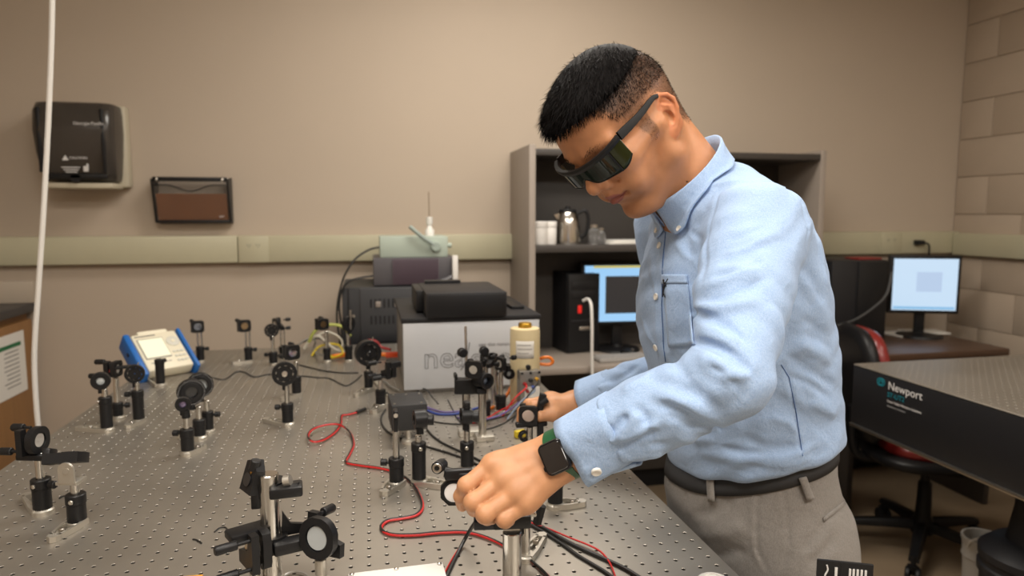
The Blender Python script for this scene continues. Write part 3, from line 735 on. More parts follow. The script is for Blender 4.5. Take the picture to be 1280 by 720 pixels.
gbuild(MB().grid(lens_rows(-.70, .70, 40, zt, zb)), 'front_lens', M_LENS, sharp=0, solid=.0022)
for s in (1, -1):
    gbuild(MB().grid(lens_rows(s * .71, s * 1.0, 12, zt, zb)), 'side_shield', M_SIDE, sharp=0, solid=.0022)
mb = MB()
tops = [[tuple(wrap(t, zt(t) + dz, o)) for dz, o in ((-.004, -.002), (-.004, .0035), (.0005, .0048), (.0045, .0035), (.0045, -.002))] for t in np.linspace(-1.0, 1.0, 60)]
mb.grid(tops, closed=True); frame = gbuild(mb, 'brow_bar', M_FRAME, sharp=30)
mb = MB()
for s in (1, -1): mb.tube([wrap(s * .69, z, .001) for z in np.linspace(.020, -.014, 5)], .0016, 6)
mb.tube([wrap(t, zb(t), .0) for t in np.linspace(-1.0, 1.0, 60)], .0014, 6, smooth=0); gbuild(mb, 'lens_rim', M_FRAME)
for s in (1, -1):
    mb = MB(); rows = []
    pts = [(.0815, .0765, .0325), (.060, .0795, .0325), (.040, .0795, .032), (.020, .0785, .0325), (.002, .0775, .034), (-.010, .0765, .034), (-.024, .0755, .028), (-.038, .0735, .012)]
    for i, (x, y, z) in enumerate(pts):
        h = (.0065, .0060, .0050, .0045, .0040, .0034, .0030, .0024)[i]; rows.append([tuple(H(x, s * (y + dy), z + dz)) for dy, dz in ((-.0018, -h), (.0018, -h), (.0024, 0), (.0018, h), (-.0018, h))])
    mb.grid(rows, closed=True); gbuild(mb, 'temple', M_FRAME, sharp=30)

# -- wristwatch
M_STRAP = mat('green_silicone', (0.012, 0.085, 0.030), 0.45)
M_CASE = mat('black_aluminium', (0.012, 0.012, 0.014), 0.28, metal=0.4)
M_GLASSBLK = mat('black_watch_glass', (0.006, 0.006, 0.008), 0.05, spec=0.7, coat=0.8)
wc = WR_L - AX_L * .001
wz = unit(_C - wc - AX_L * ((_C - wc) @ AX_L)); wz = unit(wz + V(.06, -.02, .06) - AX_L * (V(.06, -.02, .06) @ AX_L)); wy = np.cross(wz, AX_L)
watch = thing('wristwatch', 'black square smartwatch on a green strap round the left wrist of the man', 'watch', tuple(wc))
def wbuild(mb, name, m, **k):
    M = Matrix((Vector(AX_L), Vector(wy), Vector(wz))).transposed().to_4x4(); mb.xform(M); return mb.build(name, m, k.pop('parent', watch), **k)
rows = []
for i in range(48):
    t = 2 * PI * i / 48; w_ = .0110 + .0010 * max(0, math.cos(t)); rows.append([(x, math.sin(t) * (.0325 + h), math.cos(t) * (.0318 + h)) for x, h in ((-w_, 0), (-w_, .0020), (w_, .0020), (w_, 0))])
mb = MB().grid(rows + [rows[0]], closed=True); wbuild(mb, 'strap', M_STRAP)
def rrect(w, h, r, n=6): return [(sx * (w - r) + r * math.cos(a), sy * (h - r) + r * math.sin(a)) for sx, sy, a0 in ((1, 1, 0), (-1, 1, PI / 2), (-1, -1, PI), (1, -1, 1.5 * PI)) for a in np.linspace(a0, a0 + PI / 2, n)]
def slab(layers): return [[(x, y, z) for x, y in rrect(w, h, r)] for w, h, r, z in layers]
case = MB().grid(slab([(.0160, .0185, .007, .0305), (.0172, .0200, .008, .0325), (.0172, .0200, .008, .0385), (.0160, .0188, .007, .0405), (.0148, .0176, .006, .0407)]), closed=True)
case = wbuild(case, 'watch_case', M_CASE)
sc_ = MB().grid(slab([(.0150, .0178, .006, .0402), (.0140, .0168, .0055, .0414), (.0100, .0125, .004, .0418), (.0001, .0001, .00005, .0419)]), closed=True); wbuild(sc_, 'watch_screen', M_GLASSBLK)
mb = MB().cyl((.0168, .009, .0358), (.0192, .009, .0358), .0034, n=14, bev=.0006); wbuild(mb, 'crown', M_CASE)

# ------------------------------------------------------------------ the room
M_WALL = mat('beige_painted_wall', (0.50, 0.418, 0.332), 0.75, var=0.03, vscale=3, bump=0.25, bscale=160)
M_BLOCK = mat('painted_block', (0.46, 0.375, 0.29), 0.7, var=0.04, vscale=8, bump=0.5, bscale=90)
M_MORTAR = mat('mortar_joint', (0.45, 0.365, 0.28), 0.9, bump=0.4, bscale=120)
M_FLOOR = mat('tan_vinyl_floor', (0.30, 0.22, 0.14), 0.55, var=0.12, vscale=9, bump=0.1, bscale=60)
M_CEIL = mat('white_ceiling_tile', (0.75, 0.73, 0.68), 0.9, bump=0.5, bscale=120)
M_RACE = mat('ivory_raceway', (0.50, 0.47, 0.33), 0.45, var=0.03)
M_BLACKP = mat('black_plastic', (0.011, 0.011, 0.012), 0.42, spec=0.32)
M_BLACKM = mat('black_anodised_metal', (0.010, 0.010, 0.011), 0.40, spec=0.32, var=0.15, vscale=60)
M_BLACKPC = mat('black_painted_steel', (0.015, 0.015, 0.017), 0.5, spec=0.35)
M_STEEL = mat('brushed_steel', (0.60, 0.57, 0.52), 0.30, metal=1.0, var=0.05, vscale=40)
M_POLISH = mat('polished_post_steel', (0.62, 0.60, 0.56), 0.18, metal=1.0)
M_FORK = mat('bead_blasted_steel', (0.56, 0.53, 0.47), 0.42, metal=0.85, var=0.08, vscale=60)
M_WHITE = mat('white_plastic', (0.78, 0.76, 0.72), 0.45)
M_MIRROR = mat('mirror_glass', (0.80, 0.82, 0.84), 0.06, metal=1.0)
M_LENSG = mat('coated_lens', (0.16, 0.18, 0.22), 0.06, metal=0.7, coat=0.5)
M_BRASS = mat('brass', (0.60, 0.36, 0.10), 0.3, metal=1.0)
M_PRINT = mat('white_print', (0.72, 0.71, 0.70), 0.7)
M_PAPER = mat('paper', (0.78, 0.76, 0.71), 0.8)
M_INK = mat('grey_ink', (0.16, 0.15, 0.15), 0.8)

XL, XR, YB, YF = -2.3, 3.165, 3.2, -2.4
def struct(mb, name, m, parent=None, **k):
    o = mb.build(name, m, parent, **k)
    if parent is None: o['kind'] = 'structure'
    return o
struct(MB().box(((XL + XR) / 2, (YB + YF) / 2, -.05), (XR - XL + .4, YB - YF + .4, .1)), 'floor', M_FLOOR)
struct(MB().box(((XL + XR) / 2, (YB + YF) / 2, CEIL_Z + .05), (XR - XL + .4, YB - YF + .4, .1)), 'ceiling', M_CEIL)
struct(MB().box(((XL + XR) / 2, YB + .06, CEIL_Z / 2), (XR - XL + .3, .12, CEIL_Z)), 'wall_back', M_WALL)
struct(MB().box((XL - .06, (YB + YF) / 2, CEIL_Z / 2), (.12, YB - YF, CEIL_Z)), 'wall_left', M_WALL)
struct(MB().box(((XL + XR) / 2, YF - .06, CEIL_Z / 2), (XR - XL + .3, .12, CEIL_Z)), 'wall_front', M_WALL)
wr = struct(MB().box((XR + .063, (YB + YF) / 2, CEIL_Z / 2), (.12, YB - YF, CEIL_Z)), 'wall_right', M_MORTAR)
# the right wall is painted concrete block: every block a piece, joints recessed
bme = None
row = 0
z = .1
while z < CEIL_Z - .02:
    y = YB - .2 + (.2 if row % 2 else 0)
    while y > 0.2:
        ln = .394 if y + .2 <= YB + 1e-6 else .394
        y0, y1 = y - .1988, min(y + .1988, YB - .004)
        if bme is None or abs((y1 - y0) - .3976) > 1e-4:
            o = MB().box((0, 0, 0), (.024, y1 - y0, .197), bev=.0025).build('block', M_BLOCK, wr)
            if abs((y1 - y0) - .3976) < 1e-4: bme = o.data
        else:
            o = bpy.data.objects.new('block', bme); COL.objects.link(o); o.parent = wr
        o.location = (XR + .0045, (y0 + y1) / 2, z + .0); y -= .4
    z += .2; row += 1
# two-piece wire raceway along both walls
def raceway(name, a, b, outn, z0, z1, joints, outlets):
    a, b = Vector(a), Vector(b); ex = (b - a).normalized(); L_ = (b - a).length; n = Vector(outn)
    mb = MB(); prev = 0
    for j in joints + [L_]:
        c = a + ex * (prev + j) / 2 + n * .022; mb.box((c.x, c.y, (z0 + z1) / 2), (abs(ex.x) * (j - prev - .002) + abs(n.x) * .044, abs(ex.y) * (j - prev - .002) + abs(n.y) * .044, z1 - z0), bev=.006); prev = j
    t = struct(mb, name, M_RACE)
    for u in outlets:
        c = a + ex * u + n * .0455; c.z = (z0 + z1) / 2
        pl = MB().box(c, (abs(ex.x) * .125 + abs(n.x) * .004, abs(ex.y) * .125 + abs(n.y) * .004, z1 - z0 - .002), bev=.0015).build('outlet_plate', M_RACE, t)
        sk = MB()
        for s in (-1, 1):
            for dx in (-.006, .006): sk.box(c + ex * (s * .019 + dx) + n * .002 + Vector((0, 0, .018)), (abs(ex.x) * .0025 + abs(n.x) * .001, abs(ex.y) * .0025 + abs(n.y) * .001, .009))
            sk.box(c + ex * s * .019 + n * .002 + Vector((0, 0, .009)), (abs(ex.x) * .004 + abs(n.x) * .001, abs(ex.y) * .004 + abs(n.y) * .001, .004))
        sk.build('socket_slots', M_INK, pl)
    return t
raceway('trim_1', (XL, YB, 0), (XR, YB, 0), (0, -1, 0), 1.190, 1.308, [1.742, 3.0, 4.6], [1.742 + .065, 5.03])
raceway('trim_2', (XR - .005, YB - .044, 0), (XR - .005, YF, 0), (-1, 0, 0), 1.182, 1.300, [1.2, 2.6], [])
struct(MB().box(((XL + XR) / 2, YB - .006, .05), (XR - XL, .012, .1), bev=.003), 'baseboard_back', M_BLACKP)
# ceiling fixtures
for lx, ly, pw, sx, sy in PANELS:
    t = thing('ceiling_light', 'recessed fluorescent ceiling panel', 'ceiling light', (lx, ly, CEIL_Z), 0, 'ceiling panels out of the frame')
    mb = MB()
    for dx, dy, a, b in ((0, sy / 2, sx + .04, .03), (0, -sy / 2, sx + .04, .03), (sx / 2, 0, .03, sy), (-sx / 2, 0, .03, sy)): mb.box((dx, dy, -.008), (a, b, .016))
    mb.build('frame', M_WHITE, t)
    MB().box((0, 0, -.004), (sx - .03, sy - .03, .006)).build('diffuser', mat('lit_diffuser', (.8, .8, .8), .6, emit=(1, .93, .84), estr=2.0), t)

# -- left bench cabinet with the notice
M_WOOD = mat('honey_oak_veneer', (0.30, 0.150, 0.052), 0.5, var=0.22, vscale=6, stretch=(9, 9, .8), bump=0.05, bscale=60)
M_SLATE = mat('black_bench_top', (0.035, 0.035, 0.038), 0.4)
BX = -1.385
bench = thing('bench_cabinet', 'oak laboratory bench with black worktop at the left edge below the raceway', 'cabinet', (BX - .40, 2.75, 0))
def bb(c, s, name, m, bev=.002, par=None): return MB().box((c[0] - (BX - .40), c[1] - 2.75, c[2]), s, bev=bev).build(name, m, par or bench)
bb((BX - .42, 2.75, .50), (.80, .86, 1.0), 'carcass', M_WOOD, .003)
bb((BX - .005, 2.75, .52), (.022, .82, .90), 'end_panel', M_WOOD, .003)
bb((BX - .41, 2.735, 1.0165), (.86, .90, .035), 'worktop', M_SLATE, .006)
bb((BX - .41, 3.175, 1.08), (.86, .03, .092), 'backsplash', mat('pale_backsplash', (.45, .38, .30), .5), .004)
p1, p2 = at_x(31, 452, BX + .01), at_x(2, 452, BX + .01)
notice = MB().box((0, 0, 0), (.0012, abs(p1[1] - p2[1]) + .06, .245)).build('notice_sheet', M_PAPER)
NY, NZ = (p1[1] + p2[1]) / 2 - .02, height_at(BX + .01, p1[1], 450)
notice.location = (BX + .0085, NY, NZ); tag(notice, 'white notice sheet with a green heading taped to the oak cabinet end', 'notice')
MB().box((.0010, 0, .075), (.0006, abs(p1[1] - p2[1]) - .0, .016)).build('heading_band', mat('green_ink', (.02, .16, .06), .7), notice)
mb = MB(); rr = random.Random(3)
for k in range(9):
    w_ = (.75 + .2 * rr.random()) * .13; mb.box((.0010, -.0 + (.13 - w_) / 2, .052 - k * .017), (.0006, w_, .0035))
mb.build('text_lines', M_INK, notice)
# white cord
cpts = [at_y(66, -30, 2.25), at_y(64, 60, 2.25), at_y(60, 160, 2.25), at_y(54, 270, 2.25), at_y(48, 360, 2.25), at_y(43, 440, 2.25), at_y(45, 500, 2.25), at_y(50, 560, 2.25), at_y(54, 640, 2.25)]
top = np.array(cpts[0]); k = (CEIL_Z - top[2]) / (cpts[0][2] - cpts[1][2]); cpts = [tuple(top + (top - cpts[1]) * k)] + [tuple(p) for p in cpts]
cpts.append((cpts[-1][0] - .02, cpts[-1][1], .02)); cpts.append((cpts[-1][0] - .3, cpts[-1][1] + .1, .012))
tag(MB().tube(cpts, .0075, 8).build('white_hose', M_WHITE), 'thin white hose hanging from the ceiling in front of the paper towel dispenser', 'hose')

# -- paper towel dispenser
M_SMOKE = mat('smoked_translucent_plastic', (0.050, 0.043, 0.037), 0.22, spec=0.5, var=0.25, vscale=6)
M_CREAM = mat('cream_plastic', (0.55, 0.50, 0.38), 0.5)
td = thing('paper_towel_dispenser', 'smoked black paper towel dispenser mounted on the back wall', 'dispenser', (-1.128, YB, 1.508))
MB().box((.004, -.03, .170), (.305, .06, .335), bev=.012).build('back_plate', M_CREAM, td)
sec = []                                        # rounded cover: sections down the height
for z_, w_, dp in ((.335, .126, .135), (.328, .142, .165), (.295, .146, .19), (.22, .147, .198), (.135, .142, .190), (.055, .135, .168), (.03, .131, .158), (.024, .126, .145)):
    r_ = .045; pts = [(-w_, -.055)]
    for i in range(7): a = PI + (PI / 2) * i / 6; pts.append((-w_ + r_ + r_ * math.cos(a), -dp + r_ + r_ * math.sin(a)))
    for i in range(7): a = 1.5 * PI + (PI / 2) * i / 6; pts.append((w_ - r_ + r_ * math.cos(a), -dp + r_ + r_ * math.sin(a)))
    pts.append((w_, -.055)); sec.append([(x, y, z_) for x, y in pts])
mb = MB().grid(sec, closed=True); n = len(sec[0]); mb.f += [tuple(range(n)), tuple(reversed(range(len(mb.v) - n, len(mb.v))))]
cover = mb.build('cover', M_SMOKE, td, sharp=50)
mb = MB().box((0, -.172, .042), (.23, .012, .020), bev=.004); mb.cyl((0, -.178, .036), (0, -.168, .036), .019, n=20); mb.build('lower_lip', M_BLACKP, cover)
MB().box((.006, -.105, .006), (.250, .12, .022), bev=.006).build('towel_tray', M_CREAM, td)
MB().box((-.112, -.19, .18), (.014, .012, .25), bev=.004).build('cover_rib', M_BLACKP, cover); MB().box((.112, -.19, .18), (.014, .012, .25), bev=.004).build('cover_rib', M_BLACKP, cover)
text('maker_name', 'Georgia-Pacific', .0180, M_PRINT, cover, (.012, -.1985, .245), (1, 0, 0), (0, 0, 1))
text('caution_mark', 'CAUTION', .014, M_PRINT, cover, (-.012, -.191, .112), (1, 0, 0), (0, 0, 1))
mb = MB().prism([(0, 0), (.024, 0), (.012, .020)], (-.038, -.190, .103), (1, 0, 0), (0, 0, 1), .001); mb.build('warning_triangle', M_PRINT, cover)
mb = MB()
for k in range(3): mb.box((-.012, -.182 + .002 * k, .076 - .009 * k), (.065 - .012 * k, .003, .0035))
mb.box((.040, -.180, .071), (.016, .004, .022), bev=.002); mb.box((.047, -.180, .076), (.007, .004, .030), bev=.002); mb.build('pull_towel_icon', M_PRINT, cover)

# -- wall file pocket
fp = thing('wall_file_pocket', 'black wall file pocket with a brown folder behind its smoky front', 'file holder', (-.728, YB, 1.362))
W_ = .148
MB().box((0, -.003, .095), (2 * W_, .004, .20), bev=.001).build('back_plate', mat('clear_back_sheet', (.30, .26, .22), .12, alpha=.35), fp)
for s in (-1, 1): MB().prism([(-.012, 0), (-.055, .004), (-.098, .185), (-.012, .196)], (s * W_ - .004 + (.0), 0, 0), (0, 1, 0), (0, 0, 1), .008).build('side_panel', M_BLACKP, fp)
front = []
for i in range(25):
    x = -W_ + .006 + (2 * W_ - .012) * i / 24; u = abs(x) / W_; top_ = .152 if u > .62 else .152 - .026 * (math.cos(PI * u / .62) * .5 + .5)
    front.append([(x, -.057 - .041 * t_, .008 + top_ * t_) for t_ in np.linspace(0, 1, 5)])
MB().grid(front).build('front_sheet', mat('clear_smoky_plastic', (.20, .17, .14), .10, alpha=.16), fp, solid=.003)
mb = MB().tube([(p[4][0], p[4][1], p[4][2]) for p in front], .0026, 6, smooth=0); mb.build('front_edge', M_BLACKP, fp)
MB().box((0, -.087, .185), (2 * W_ - .004, .012, .018), bev=.003).build('top_rail', M_BLACKP, fp)
MB().box((.0, -.062, .008), (2 * W_ - .002, .012, .012), bev=.003).build('bottom_rail', M_BLACKP, fp)
for s in (-1, 1): MB().ball((s * (W_ - .02), -.095, .183), (.006, .004, .009), 12).build('chrome_rivet', M_STEEL, fp)
fold_ = tag(MB().box((0, 0, 0), (.278, .004, .112), rot=Matrix.Rotation(R(12), 3, 'X')).build('manila_folder', mat('brown_folder', (.22, .075, .022), .7, var=.1)), 'brown folder standing inside the black wall file pocket', 'folder')
fold_.location = (-.728, YB - .064, 1.362 + .070)
text('maker_tag', 'OIC', .012, M_PRINT, fp, (.104, -.068, .028), (1, 0, 0), (0, -.2, 1))

# -- desk and hutch behind the man
M_TAUPE = mat('taupe_laminate', (0.30, 0.255, 0.215), 0.55, var=0.04)
M_DARKLAM = mat('charcoal_laminate', (0.050, 0.043, 0.038), 0.5)
DX0, DX1, DYF = .662, 2.06, 2.80
desk = thing('desk_hutch', 'taupe computer desk with a tall dark hutch standing against the back wall', 'desk', ((DX0 + DX1) / 2, 3.0, 0))
dcx = (DX0 + DX1) / 2
def db(c, s, name, m, bev=.002): return MB().box((c[0] - dcx, c[1] - 3.0, c[2]), s, bev=bev).build(name, m, desk)
HT = 1.690
db((DX0 + .014, 3.0, HT / 2), (.028, .39, HT), 'side_panel', M_TAUPE); db((DX1 - .014, 3.0, HT / 2), (.028, .39, HT), 'side_panel', M_TAUPE)
db((dcx, 3.140, HT / 2 + .2), (DX1 - DX0 - .05, .012, HT - .42), 'back_panel', M_DARKLAM)
db((dcx, 3.0, HT - .03), (DX1 - DX0 - .056, .385, .028), 'top_panel', M_DARKLAM)
SH_Z = height_at(.9, DYF + .01, 306)
db((dcx, 2.972, SH_Z - .016), (DX1 - DX0 - .056, .322, .032), 'shelf', M_DARKLAM)
db((dcx, 2.93, .747), (DX1 - DX0 + .01, .46, .030), 'desktop', M_TAUPE, .004)
db((dcx, 3.15, .42), (DX1 - DX0 - .06, .015, .62), 'modesty_panel', M_DARKLAM)
def jar(x, y, z, r, h, label, m, m2):
    t = thing('white_jar', label, 'jar', (x, y, z)); MB().lathe([(r * .92, 0), (r, .006), (r, h * .72), (r * .95, h * .74)], (0, 0, 0)).build('jar_body', m, t); MB().lathe([(r * 1.03, h * .74), (r * 1.05, h * .76), (r * 1.05, h * .97), (r * .96, h)], (0, 0, 0)).build('lid', m2, t)
p = at_y(674, 305, 2.86); jar(p[0] + .006, 2.87, SH_Z, .036, .10, 'left one of two white plastic jars on the hutch shelf', M_WHITE, M_WHITE)
p = at_y(688, 305, 2.86); jar(p[0] + .004, 2.87, SH_Z, .025, .10, 'narrower white plastic jar beside the steel kettle', M_WHITE, M_WHITE)
p = at_y(711, 303, 2.9); t = thing('kettle', 'polished steel electric kettle with black handle on the hutch shelf', 'kettle', (p[0], 2.92, SH_Z))
MB().lathe([(.056, 0), (.058, .02), (.052, .09), (.045, .135), (.040, .140)], n=32).build('kettle_body', M_POLISH, t)
MB().lathe([(.040, .140), (.036, .150), (.012, .154), (.010, .165), (.002, .167)], n=24).build('lid', M_BLACKP, t)
MB().tube([(.045, -.01, .135), (.075, -.02, .145), (.088, -.022, .11), (.080, -.02, .05), (.055, -.012, .025)], .008, 10).build('handle', M_BLACKP, t)
MB().prism([(-.044, .10), (-.066, .128), (-.044, .135)], (0, .012, 0), (1, 0, 0), (0, 0, 1), .024).build('spout', M_POLISH, t)
M_GLASS = mat('clear_glass', (.55, .55, .55), .05, trans=.8, spec=.6)
for k, (px, r_, h_) in enumerate(((736, .026, .085), (747, .022, .07))):
    p = at_y(px, 305, 2.9); t = thing('glass_jar', ('taller', 'smaller')[k] + ' clear glass jar beside the kettle on the shelf', 'jar', (p[0] + .01, 2.86 + .03 * k, SH_Z))
    MB().lathe([(r_ * .9, 0), (r_, .005), (r_, h_ * .7), (r_ * .6, h_ * .8), (r_ * .6, h_)], n=20).build('jar_body', M_GLASS, t); MB().lathe([(r_ * .66, h_ * .86), (r_ * .66, h_ * 1.0), (.002, h_ * 1.03)], n=18).build('lid', M_STEEL, t)
p = at_y(783, 300, 2.9)
for k in range(3):
    o = MB().box((0, 0, 0), (.23 - .02 * k, .20, .004), rot=Matrix.Rotation(R(4 - 5 * k), 3, 'Z')); o = o.build('paper_sheet', M_PAPER); o.location = (p[0] + .012 * k, 2.93, SH_Z + .003 + .0046 * k)
    tag(o, ('bottom', 'middle', 'top')[k] + ' one of the loose papers stacked on the hutch shelf behind the man', 'paper', 'papers on the hutch shelf')
# tower, monitor, mouse, keyboard
DZ = .762
p = at_z(707, 442, DZ)
pc = thing('computer_tower', 'black computer tower with a red light standing on the taupe desk', 'computer', (p[0], p[1], DZ), R(9))
MB().box((.085, .19, .185), (.165, .38, .37), bev=.004).build('case', M_BLACKPC, pc)
MB().box((.085, -.006, .185), (.160, .016, .365), bev=.004).build('front_bezel', M_BLACKP, pc)
MB().box((.062, -.016, .205), (.018, .006, .036), bev=.002).build('power_light', mat('red_led_bar', (.5, .01, .01), .4, emit=(1, .03, .02), estr=.5), pc)
MB().box((.088, -.016, .115), (.055, .006, .016), bev=.003).build('badge', M_STEEL, pc)
for z_, h_ in ((.315, .034), (.272, .034), (.15, .012)): MB().box((.085, -.015, z_), (.13, .004, h_), bev=.002).build('drive_bay', M_BLACKPC, pc)
def monitor(name, label, loc, rz, w, h, emit, estr, tilt=0, painted=None):
    t = thing(name, label, 'monitor', loc, rz)
    MB().lathe([(.11, 0), (.105, .010), (.03, .018), (.018, .03)], (0, .04, 0), n=28).build('stand_foot', M_BLACKP, t)
    MB().box((0, .05, .10), (.05, .022, .18), bev=.006).build('stand_neck', M_BLACKP, t)
    z0 = .14
    MB().box((0, .03, z0 + h / 2), (w + .035, .035, h + .035), bev=.006).build('housing', M_BLACKP, t)
    mb = MB(); b = .012
    for c, s in (((0, .012, z0 - b / 2), (w + 2 * b, .012, b)), ((0, .012, z0 + h + b / 2), (w + 2 * b, .012, b)), ((-w / 2 - b / 2, .012, z0 + h / 2), (b, .012, h)), ((w / 2 + b / 2, .012, z0 + h / 2), (b, .012, h))): mb.box(c, s, bev=.002)
    mb.build('bezel', M_BLACKP, t)
    scr = MB().box((0, .011, z0 + h / 2), (w, .004, h)).build('screen', mat('lit_screen', (.1, .1, .1), .3, emit=emit, estr=estr), t)
    return t, scr, z0
m1c = at_y(778, 425, 2.985)
m1, scr1, z0 = monitor('computer_monitor', 'lit monitor with a pale blue screen and dark window beside the black tower', (m1c[0] - .015, 2.985, DZ), R(-4), .335, .262, (.32, .62, .95), .95)
def screen_patch(scr, x, z, w, h, col, st, name, lift): return MB().box((x, .0085 - lift, z), (w, .001, h)).build(name, mat('lit_' + name, (.02, .02, .02), .3, emit=col, estr=st), scr)
screen_patch(scr1, .032, z0 + .125, .200, .175, (.035, .033, .035), .6, 'dark_window', .0)
screen_patch(scr1, .02, z0 + .256, .29, .010, (.75, .62, .12), .8, 'yellow_toolbar', .0)
screen_patch(scr1, .125, z0 + .12, .006, .06, (.1, .35, .8), .9, 'scroll_bar', .0008)
kb = MB().box((0, 0, .008), (.24, .10, .014), bev=.004)
kbt = thing('keyboard', 'pale keyboard lying in front of the blue-screened monitor', 'keyboard', (at_z(765, 440, DZ)[0] - .02, 2.80, DZ), R(3)); kb.build('case', mat('grey_plastic', (.32, .30, .28), .5), kbt)
mb = MB()
for r_ in range(4):
    for c_ in range(12): mb.box((-.105 + .019 * c_, -.034 + .022 * r_, .017), (.015, .017, .005))
kk = mb.build('keys', mat('key_caps', (.4, .38, .36), .6), kbt); kk['kind'] = 'stuff'
p = at_z(777, 441, DZ); mt = thing('computer_mouse', 'small dark mouse at the front edge of the taupe desk', 'mouse', (p[0] + .015, p[1] - .05, DZ), R(20)); MB().ball((0, 0, .006), (.030, .050, .026), 16).build('mouse_shell', M_BLACKP, mt); MB().cyl((-.004, -.025, .028), (.004, -.025, .028), .006, n=12).build('wheel', M_STEEL, mt)
c0 = at_y(733, 378, 2.74)
tag(MB().tube([at_y(729, 376, 2.76), at_y(735, 374, 2.74), at_y(739, 382, 2.70), at_y(740, 410, 2.68), at_y(740, 445, 2.68), at_y(741, 500, 2.68), at_y(742, 560, 2.70)], .0065, 8).build('white_cable', M_WHITE), 'white cable running from the front of the black tower down past the desk', 'cable')
o = thing('storage_box', 'dark box standing on the floor under the taupe desk', 'box', (.98, 2.98, 0)); MB().box((0, 0, .19), (.36, .26, .38), bev=.006).build('box_body', M_DARKLAM, o); MB().box((0, 0, .40), (.375, .275, .04), bev=.005).build('lid', M_BLACKPC, o)

# -- right-hand workstation in the corner
M_DESK2 = mat('dark_walnut_laminate', (0.085, 0.045, 0.026), 0.4, var=0.2, vscale=8, stretch=(1, 8, 8))
D2Z = .775
ws = thing('corner_desk', 'dark walnut corner desk below the right-hand monitor', 'desk', (2.50, 2.88, 0))
MB().box((0.02, .0, D2Z - .017), (.82, .56, .034), bev=.006).build('desktop', M_DESK2, ws)
for x in (-.36, .40): MB().box((x, .02, (D2Z - .034) / 2), (.03, .52, D2Z - .034), bev=.002).build('leg_panel', M_DARKLAM, ws)
MB().box((.16, -.30, D2Z - .085), (.66, .26, .02), bev=.006).build('keyboard_tray', M_BLACKP, ws)
mm = thing('flat_monitor', 'square lit monitor with a pale blank window by the right wall', 'monitor', (2.72, 2.97, D2Z), R(-32))
m2, scr2, z0 = monitor('corner_monitor', 'square monitor with a pale white-blue screen on the corner desk', (0, 0, 0), 0, .305, .262, (.56, .74, .93), .95)
bpy.data.objects.remove(mm)
mp = at_y(1157, 357, 2.93); m2.location = (mp[0], 2.93, D2Z); m2.rotation_euler = (0, 0, R(-20))
m2.location.z = D2Z
screen_patch(scr2, .02, z0 + .145, .12, .10, (.50, .64, .85), .95, 'open_window', 0); screen_patch(scr2, -.0, z0 + .012, .29, .012, (.25, .55, .85), .9, 'task_bar', 0)
cab = thing('computer_cabinet', 'tall black computer cabinet behind the man at the right', 'cabinet', (2.265, 2.98, D2Z))
MB().box((0, 0, .205), (.30, .36, .41), bev=.006).build('case', M_BLACKPC, cab)
MB().box((.065, -.184, .205), (.16, .012, .40), bev=.004).build('front_door', M_BLACKP, cab)
MB().box((.075, -.10, .414), (.13, .10, .010), bev=.003).build('red_strip', mat('red_plastic', (.20, .018, .014), .5), cab)
MB().box((.07, -.193, .06), (.05, .006, .018), bev=.002).build('badge', M_STEEL, cab)
tag(MB().tube([at_y(1046, 407, 2.74), at_y(1068, 400, 2.74), at_y(1090, 386, 2.74), at_y(1108, 368, 2.74), at_y(1115, 340, 2.76)], .006, 8).build('grey_cable', mat('grey_rubber', (.05, .05, .05), .5)), 'dark grey cable draped across the black computer cabinet', 'cable')
for k, (px, py, rz) in enumerate(((1135, 419, 8), (1160, 418, -10))):
    p = at_z(px, py, D2Z); o = MB().box((0, 0, 0), (.20, .14, .006)).build('paper_sheet', M_PAPER); o.location = (p[0], p[1] + .03, D2Z + .004 + .0065 * k); o.rotation_euler = (0, 0, R(rz)); tag(o, ('white paper at the left under another below the right-hand monitor', 'upper white paper lying crooked below the right-hand monitor')[k], 'paper')
p = at_z(1205, 441, D2Z - .075); t = thing('black_keyboard', 'black keyboard on the pull-out tray of the corner desk', 'keyboard', (p[0] - .05, p[1] + .03, D2Z - .075), R(-4)); MB().box((0, 0, .010), (.42, .13, .02), bev=.005).build('case', M_BLACKP, t)
mb = MB()
for r_ in range(5):
    for c_ in range(18): mb.box((-.19 + .0223 * c_, -.046 + .023 * r_, .022), (.018, .018, .006))
mb.build('keys', M_BLACKPC, t, kind='stuff')
p = at_z(1252, 440, D2Z - .075); t = thing('black_mouse', 'black mouse at the right end of the pull-out tray', 'mouse', (p[0] - .03, p[1] + .05, D2Z - .075), R(-60)); MB().ball((0, 0, .004), (.032, .055, .028), 16).build('mouse_shell', M_BLACKP, t); MB().cyl((-.004, -.03, .026), (.004, -.03, .026), .006, n=12).build('wheel', M_BLACKPC, t)
# plug on the raceway
pl = at_y(1147, 303, YB - .05); t = thing('power_plug', 'black power plug in the ivory raceway above the right-hand monitor', 'plug', tuple(pl)); MB().box((0, -.012, 0), (.045, .036, .026), bev=.005).build('plug_body', M_BLACKP, t); MB().tube([(.02, -.02, 0), (.045, -.028, -.012), (.052, -.026, -.06), (.050, -.024, -.16), (.06, -.03, -.34)], .005, 8).build('plug_cord', M_BLACKP, t)
